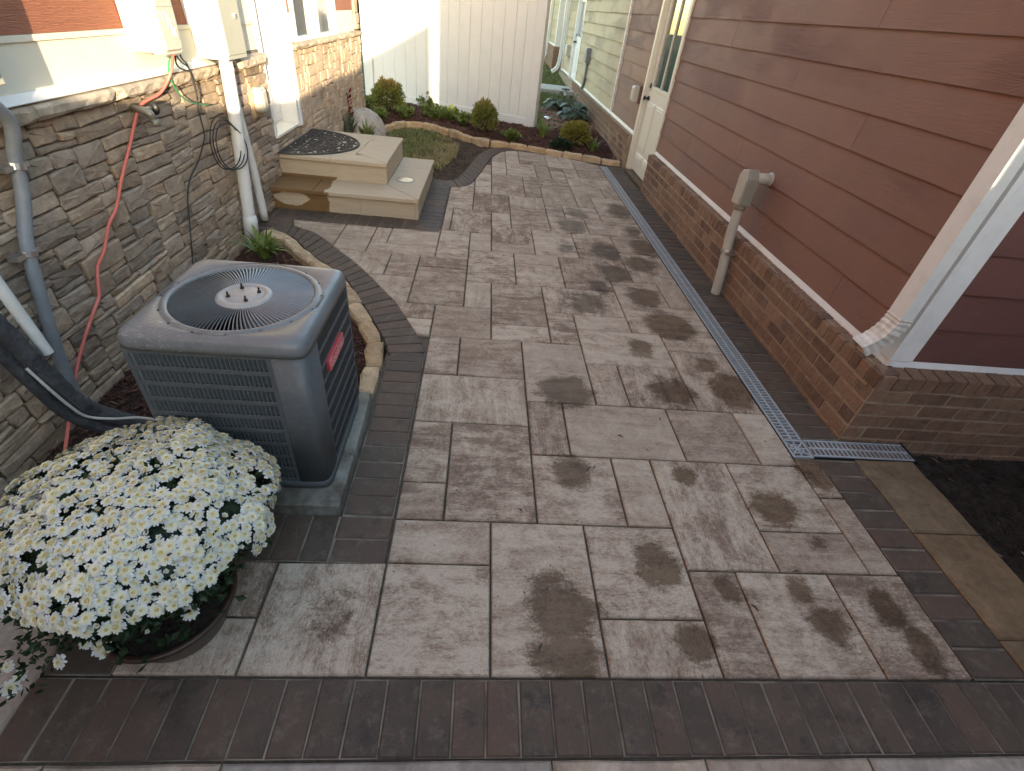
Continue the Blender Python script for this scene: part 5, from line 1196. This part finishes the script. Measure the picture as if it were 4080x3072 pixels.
# hostas in the neighbour's bed, with cobble strip
def hosta(label, loc, n, L, mt, seed):
    rr = random.Random(seed); t = thing('hosta', label, 'plant', 'hostas by the yellow wall'); t.location = loc
    for k in range(n):
        b = MB(); a = rr.uniform(0, 6.283); out = rr.uniform(.25, 1); d = Vector((math.cos(a), math.sin(a), 0)); s_ = Vector((-d.y, d.x, 0)); l = L*rr.uniform(.75, 1.1); vs = []; h0 = rr.uniform(.05, .28)*(1.2-out*.6)
        for i in range(6):
            q = i/5; p = d*(.04+out*.16+l*q*.62)+Vector((0, 0, h0+l*(.55*q-.75*q*q))); ww = l*.30*math.sin(math.pi*min(1, .12+q*.88))**.8
            vs += [p+s_*ww-Vector((0, 0, ww*.2)), p+Vector((0, 0, .0)), p-s_*ww-Vector((0, 0, ww*.2))]
        b.add(vs, [(i*3+j, i*3+j+1, i*3+4+j, i*3+3+j) for i in range(5) for j in (0, 1)])
        b.tube([(0, 0, -.02), tuple(d*(.04+out*.16)+Vector((0, 0, h0)))], .006, 5)
        b.build('leaf', MT[mt], t, True, False)
hosta('blue green hosta clump at the yellow house brick base', (1.66, 10.35, .1), 30, .30, 'hosta', 31)
hosta('dull green wilting hosta clump around the path lamp', (1.50, 11.15, .13), 32, .28, 'hosta2', 32)
pl = thing('path_lamp', 'small black solar path lamp standing among the hostas', 'lamp')
b = MB(); b.tube([(1.52, 10.95, .05), (1.52, 10.95, .52)], .009, 8); b.lathe([(.001, .53), (.085, .515), (.09, .50), (.02, .495)], (1.52, 10.95, 0), 16); b.build('post', MT['black'], pl)
b = MB(); b.lathe([(.03, .495), (.035, .44), (.02, .40)], (1.52, 10.95, 0), 14); b.build('lens', MT['pvc'], pl)
b = MB(); b.lathe([(.001, .03), (.06, .028), (.075, .015), (.075, 0)], (1.17, 10.3, .075), 20); b.build('lamp_disc', MT['steel'], None, True, label='flat metal disc light lying in the cobbles beside hostas', cat='light')
rr = random.Random(6)
b = MB()
for k in range(420):
    x = rr.uniform(1.05, 1.97); y = rr.uniform(9.35, 11.6)
    if x < 1.05+max(0, (y-10.9))*.3: continue
    r_ = rr.uniform(.02, .045); z = z_lawn(x, y)+.005
    b.add([(x+r_*math.cos(a)*1.2, y+r_*math.sin(a), z) for a in (0, 1.05, 2.1, 3.14, 4.2, 5.2)]+[(x+r_*.6*math.cos(a), y+r_*.5*math.sin(a), z+r_*.6) for a in (0, 1.05, 2.1, 3.14, 4.2, 5.2)], [(i, (i+1) % 6, 6+(i+1) % 6, 6+i) for i in range(6)]+[(6, 7, 8, 9, 10, 11)])
b.build('cobbles', MT['chip2'], kind='stuff', label='bed of small brown cobbles under the hostas', cat='gravel')

# ---------------------------------------------------------------- mulch chips, grass blades
def chips(name, poly, n, fz, label, seed, mts=('chip', 'chip2'), p2=.1, s=1., seeds=None):
    rr = random.Random(seed); b = MB(); xs_ = [p[0] for p in poly]; ys_ = [p[1] for p in poly]; c = 0
    while c < n:
        x = rr.uniform(min(xs_), max(xs_)); y = rr.uniform(min(ys_), max(ys_))
        if not inside((x, y), poly): continue
        c += 1; a = rr.uniform(0, 6.28); d = Vector((math.cos(a), math.sin(a), rr.uniform(-.5, .5))); s_ = Vector((-math.sin(a), math.cos(a), rr.uniform(-.8, .8))); L = rr.uniform(.010, .034)*s; w = rr.uniform(.002, .006)*s; p = Vector((x, y, fz(x, y)+rr.uniform(.002, .016)*min(1, s)))
        b.cm = 1 if rr.random() < p2 else 0
        b.add([p-d*L-s_*w, p+d*L-s_*w*.6, p+d*L*.9+s_*w, p-d*L*.9+s_*w*.8, p+Vector((0, 0, .004))], [(0, 1, 4), (1, 2, 4), (2, 3, 4), (3, 0, 4)])
    return b.build(name, [MT[q] for q in mts], None, False, False, kind='stuff', label=label, cat='mulch')
chips('mulch', BEDL, 9000, z_bedl, 'dark red bark mulch along the stone wall', 41, p2=.05)
chips('mulch', BEDF, 15000, z_bedf, 'dark red bark mulch in front of the white fence', 42, p2=.06, s=1.3)
chips('soil_crumbs', [(2.32, .3), (4, .3), (4, 1.8), (2.32, 1.8)], 5000, z_dirt, 'dark crumbly garden soil beside the side kerb', 43, ('soil', 'chip2'), .015, .8)
chips('soil_crumbs', ISL, 5000, z_isl, 'bare brown earth around the grass patch', 44, ('bare', 'chip2'), .05, .9)
def blades(name, pts, h, mts, label, seed, w=.0035, dry=lambda x, y: .2):
    rr = random.Random(seed); b = MB()
    for x, y, z in pts:
        a = rr.uniform(0, 6.283); l = h*rr.uniform(.45, 1.2); ln = rr.uniform(.1, .8); d = Vector((math.cos(a), math.sin(a), 0)); s_ = Vector((-d.y, d.x, 0))*w; p = Vector((x, y, z-.005)); q = p+d*l*ln*.4+Vector((0, 0, l*.65)); e = p+d*l*ln+Vector((0, 0, l*(1-.35*ln)))
        b.cm = 1 if rr.random() < dry(x, y) else 0
        b.add([p-s_, p+s_, q+s_*.7, q-s_*.7, e], [(0, 1, 2, 3), (3, 2, 4)])
    return b.build(name, [MT[m_] for m_ in mts], None, False, False, kind='stuff', label=label, cat='grass')
GP_ = [(-1.45, 7.85), (-1.38, 8.3), (-1.15, 8.6), (-.9, 8.55), (-.55, 8.2), (-.36, 7.75), (-.36, 7.1), (-.5, 6.5), (-.72, 6.2), (-.9, 6.35), (-1.05, 6.7), (-1.3, 7.2)]
rr = random.Random(9); pts = []
while len(pts) < 8000:
    x = rr.uniform(-1.5, -.2); y = rr.uniform(6.0, 8.7)
    if inside((x, y), GP_) and noise.noise((x*3.2, y*3.2, 7)) > -.22+rr.uniform(-.3, .25): pts.append((x, y, z_isl(x, y)))
blades('grass', pts, .075, ('grass', 'straw'), 'patch of half dry grass between steps and edging stones', 51, .0042, lambda x, y: min(.85, max(.12, .2+(x+1.0)*1.3-(y-7.4)*.25)))
pts = []
while len(pts) < 16000:
    x = rr.uniform(.2, 2.0); y = 8.9+9.5*rr.random()**1.3
    if (y < 9.9 and x < .86 and not (y > 9.3-.466*(x-.845)+.05)) or (x > 1.05 and 9.4 < y < 11.6) or (y < 9.15 and x < 1.3) or (13 < y < 13.95 and x > .9): continue
    if x > 1.25 and y < 9.4: continue
    pts.append((x, y, z_lawn(x, y)))
blades('lawn_grass', pts, .085, ('grass', 'straw'), 'strip of green lawn beyond the white fence', 52, .006, lambda x, y: .1)

# ---------------------------------------------------------------- potted chrysanthemum
PC = Vector((-.872, .79, 0)); MC = Vector((-.965, .945, .31)); MR, MZ = .365, .205
pt = thing('flower_pot', 'dark brown round pot under the white chrysanthemum', 'pot')
b = MB(); b.lathe([(.001, .002), (.125, .002), (.13, .01), (.178, .135), (.186, .14), (.188, .152), (.182, .156), (.170, .152), (.165, .13), (.14, .10), (.001, .10)], PC, 40); b.build('bowl', MT['pot'], pt, True)
b = MB(); b.lathe([(.001, .112), (.10, .116), (.166, .128)], PC, 24); b.build('potting_soil', MT['soil'], pt, True)
mum = thing('chrysanthemum', 'big dome of white chrysanthemums with yellow eyes in a dark pot', 'plant')
rr = random.Random(61)
b = MB(); nth = 30; nph = 12
vs = [(MC.x+MR*.90*math.cos(6.2832*k/nth)*math.sin(q), MC.y+MR*.90*math.sin(6.2832*k/nth)*math.sin(q), MC.z+MZ*.84*math.cos(q)*(1 if math.cos(q) > 0 else .75)) for j in range(nph+1) for q in [math.pi*(.001+.72*j/nph)] for k in range(nth)]
b.add(vs, [(j*nth+k, j*nth+(k+1) % nth, (j+1)*nth+(k+1) % nth, (j+1)*nth+k) for j in range(nph) for k in range(nth)])
b.build('inner_foliage', MT['darkleaf'], mum, True)
b = MB()
for k in range(6500):
    v = rdir(rr)
    if v.z < -.75: continue
    r_ = (1+.15*noise.noise(v*2.8+Vector((5, 2, 1))))*rr.uniform(.74, .945)*(1 if v.z > -.2 else rr.uniform(.65, 1)); p = Vector((MC.x+v.x*MR*r_, MC.y+v.y*MR*r_, MC.z+v.z*MZ*r_))
    leaf_quad(b, p, v+rdir(rr)*.9, rdir(rr), rr.uniform(.02, .042), rr.uniform(.006, .012))
for k in range(150):
    q = rr.random(); p = Vector((-1.05-.13*q, .70-.13*q, .22-.13*q))+rdir(rr)*.06; leaf_quad(b, p, rdir(rr), rdir(rr), .024, .006)
for k in range(90):
    v = rdir(rr); v.z = abs(v.z); p = Vector((MC.x+v.x*MR*1.0, MC.y+v.y*MR*1.0, MC.z+v.z*MZ*1.02)); leaf_quad(b, p, v+rdir(rr)*.6, rdir(rr), .026, .006)
for k in range(260):
    a = rr.uniform(0, 6.28); p = PC+Vector((rr.uniform(.02, .2)*math.cos(a), rr.uniform(.02, .2)*math.sin(a), rr.uniform(.12, .24))); leaf_quad(b, p, rdir(rr), rdir(rr), .04, .012)
b.build('foliage', MT['darkleaf'], mum, recalc=False)
b = MB()
for k in range(60):
    a = rr.uniform(0, 6.28); q = rr.uniform(.3, .8); b.tube([PC+Vector((.05*math.cos(a), .05*math.sin(a), .11)), PC.lerp(MC, .5)+Vector((.18*math.cos(a)*q, .18*math.sin(a)*q, .05)), MC+Vector((MR*.8*math.cos(a)*q, MR*.8*math.sin(a)*q, -.02))], .003, 4)
b.build('stem', MT['grass'], mum)
def flower_mesh(seed, open_=1.0):
    rr = random.Random(seed); b = MB()
    for layer, (n, L, w, el, mi) in enumerate(((15, .0225, .0043, .12, 0), (13, .018, .0039, .42, 1), (10, .0125, .0034, .75, 1))):
        b.cm = mi
        for k in range(n):
            a = 6.2832*(k+.5*layer)/n+rr.uniform(-.12, .12); e = el+rr.uniform(-.16, .16)+(1-open_)*.8; l = L*rr.uniform(.85, 1.1)*(.65+.35*open_); d = Vector((math.cos(a)*math.cos(e), math.sin(a)*math.cos(e), math.sin(e))); s_ = Vector((-math.sin(a), math.cos(a), 0)); o_ = Vector((0, 0, .0015*layer)); dr_ = Vector((0, 0, -l*.16))
            b.add([o_+s_*w*.35, o_+d*l*.45+s_*w, o_+d*l*.88+s_*w*.72+dr_, o_+d*l+dr_*1.3, o_+d*l*.88-s_*w*.72+dr_, o_+d*l*.45-s_*w, o_-s_*w*.35], [(0, 1, 5, 6), (1, 2, 4, 5), (2, 3, 4)])
    b.cm = 2; b.lathe([(.0002, .0088), (.004, .0080), (.0066, .0050), (.0072, .001)], (0, 0, 0), 9)
    return b.mesh('flower', [MT['petal'], MT['petal_in'], MT['eye']], False, False)
FM = [flower_mesh(70+k, o_) for k, o_ in enumerate((1, 1, .95, .9, .7))]; BUD = flower_mesh(90, .2)
spots = []
tries = 0
while tries < 40000:
    tries += 1; v = rdir(rr)
    if v.z < -.05 or (v.z < .2 and v.y < -.25 and v.x > -.55): continue
    lump = 1+.15*noise.noise(v*2.8+Vector((5, 2, 1))); p = Vector((MC.x+v.x*MR*lump, MC.y+v.y*MR*lump, MC.z+v.z*MZ*lump+rr.uniform(-.008, .008)))
    if noise.noise(p*13+Vector((1, 7, 3))) < -.47: continue
    if all((p-q[0]).length > .0208 for q in spots): spots.append((p, Vector((v.x/MR, v.y/MR, v.z/MZ)).normalized()))
for k in range(16):
    a = rr.uniform(2.9, 4.6); rr_ = rr.uniform(.72, 1.02); spots.append((MC+Vector((MR*rr_*math.cos(a), MR*rr_*math.sin(a), -rr.uniform(.05, .13))), Vector((math.cos(a), math.sin(a), .5)).normalized()))
for (x, y, z) in ((-1.19, .60, .13), (-1.16, .585, .11), (-1.17, .56, .10), (-.955, .63, .15), (-.97, .64, .16), (-1.0, .645, .18), (-.84, .66, .21), (-.76, .72, .20)): spots.append((Vector((x, y, z)), Vector((.2, -.6, .8)).normalized()))
CAMP = Vector((0, 0, 1.65))
spots.sort(key=lambda s: (s[0]-CAMP).length-(.35*max(0, s[1].dot((CAMP-s[0]).normalized()))))
rest = []
for k, (p, nn) in enumerate(spots):
    nn = (nn+rdir(rr)*.32+Vector((0, 0, .25))).normalized(); sc_ = rr.uniform(.74, 1.08); small = rr.random() < .10
    M_ = Matrix.Translation(p) @ nn.to_track_quat('Z', 'Y').to_matrix().to_4x4() @ Matrix.Rotation(rr.uniform(0, 6.28), 4, 'Z') @ Matrix.Scale(sc_*(.7 if small else 1), 4)
    me = BUD if small else FM[rr.randrange(5)]
    if k < 296: o = obj('flower', me, mum); o.matrix_local = M_
    else: rest.append((me, M_))
if rest:
    b = MB()
    for me, M_ in rest:
        o_ = len(b.v); b.v += [tuple(M_ @ v.co) for v in me.vertices]
        for pl_ in me.polygons: b.f.append([i+o_ for i in pl_.vertices]); b.mi.append(pl_.material_index)
    b.build('flowers', [MT['petal'], MT['petal_in'], MT['eye']], mum, False, False, kind='stuff')
print('flowers', len(spots))

# ---------------------------------------------------------------- white vinyl fence
fe = thing('privacy_fence', 'white vinyl privacy fence panel closing off the yard', 'fence')
fa = R(-25); fd = Vector((math.cos(fa), math.sin(fa), 0)); fn = Vector((math.sin(fa), -math.cos(fa), 0)); F0 = Vector((.845, 9.29, 0))
TF = lambda p: tuple(F0+fd*p[0]+fn*p[2]+Vector((0, 0, p[1])))
SB = [-3.25, -3.04, -2.788, -2.554, -2.341, -2.132, -1.911, -1.706, -1.503, -1.303, -1.10, -.90, -.70, -.50, -.325, -.165]
for i in range(len(SB)-1):
    b = MB(TF); b.prism(rect(SB[i]+.0015, SB[i+1]-.0015, .14, 1.98), -.022, 0, .0035); b.build('board', MT['vinyl'], fe)
b = MB(TF); b.prism(rect(-3.25, -.165, .015, .185), -.036, .016, .004); b.build('rail', MT['vinyl'], fe)
b = MB(TF); b.prism(rect(-3.25, -.165, 1.93, 2.06), -.036, .016, .004); b.build('rail', MT['vinyl'], fe)
for s0 in (-3.44, -.163):
    b = MB(TF); b.prism(rect(s0+(.0 if s0 < -1 else .0), s0+(.188 if s0 < -1 else .163), -.2, 2.12), -.10, .035, .006); o = b.build('post', MT['vinyl'], fe)
    b = MB(TF); b.prism(rect(s0-.01, s0+.198, 2.12, 2.16), -.11, .045, .01); b.build('post_cap', MT['vinyl'], o)
bush('hedge', 'dark green hedge behind the white fence at the house corner', 'hedge', (-3.2, 12.4, 0), 1.3, 2.6, 5000, .14, 'hedge', seed=77)

# unseen gabled house, placed and shaped to throw the evening shade over the yard
nh = thing('shade_gable_house', 'unseen gabled house behind the viewer, shaped to shade the yard', 'building')
GAB = [(-4, -.26), (-4, 1.86), (-.35, 1.845), (.0, 1.80), (.35, 1.775), (.86, 1.875), (1.27, 2.075), (1.79, 2.275), (2.18, 2.508), (2.64, 2.745), (3.19, 3.06), (3.265, 3.11), (3.265, 1.88), (3.43, 1.88), (3.43, 4.6), (3.95, 4.6), (3.95, -.26)]  # outline follows the shade edges; tall strip added to shade the brick return
b = MB(); b.T = lambda p: (p[0], p[2], p[1]); b.prism(GAB, -2.4, -2.2); b.build('gable_wall', MT['slate'], nh)
b = MB(); b.T = lambda p: (p[0], p[2], p[1]); b.prism([(x, z if z < 0 else z*.86) for x, z in GAB[:11]]+[(3.19, -.26)], -7, -2.401); b.build('body', MT['roof'], nh)

chips('grit', [p for p in FIELD], 420, lambda x, y: .0, 'fine grit and leaf crumbs strewn over the paving', 45, ('bare', 'chip2'), .4, .22)
# twigs and leaf scraps dropped on the paving
b = MB(); rr = random.Random(88)
for (x, y) in ((.24, 1.27), (.77, 1.75), (1.33, 1.02), (1.09, .87), (.57, 1.52), (.60, 1.53), (1.02, 1.9), (1.78, 1.99), (.28, .72), (-.9, .67)):
    a = rr.uniform(0, 6.28); L = rr.uniform(.006, .02); b.tube([(x-L*math.cos(a), y-L*math.sin(a), .004), (x, y+.003, .007), (x+L*math.cos(a), y+L*math.sin(a), .004)], [.0015, .003, .0012], 5)
b.build('twigs', MT['black'], kind='stuff', label='tiny black twigs and scraps scattered on the pavers', cat='debris')
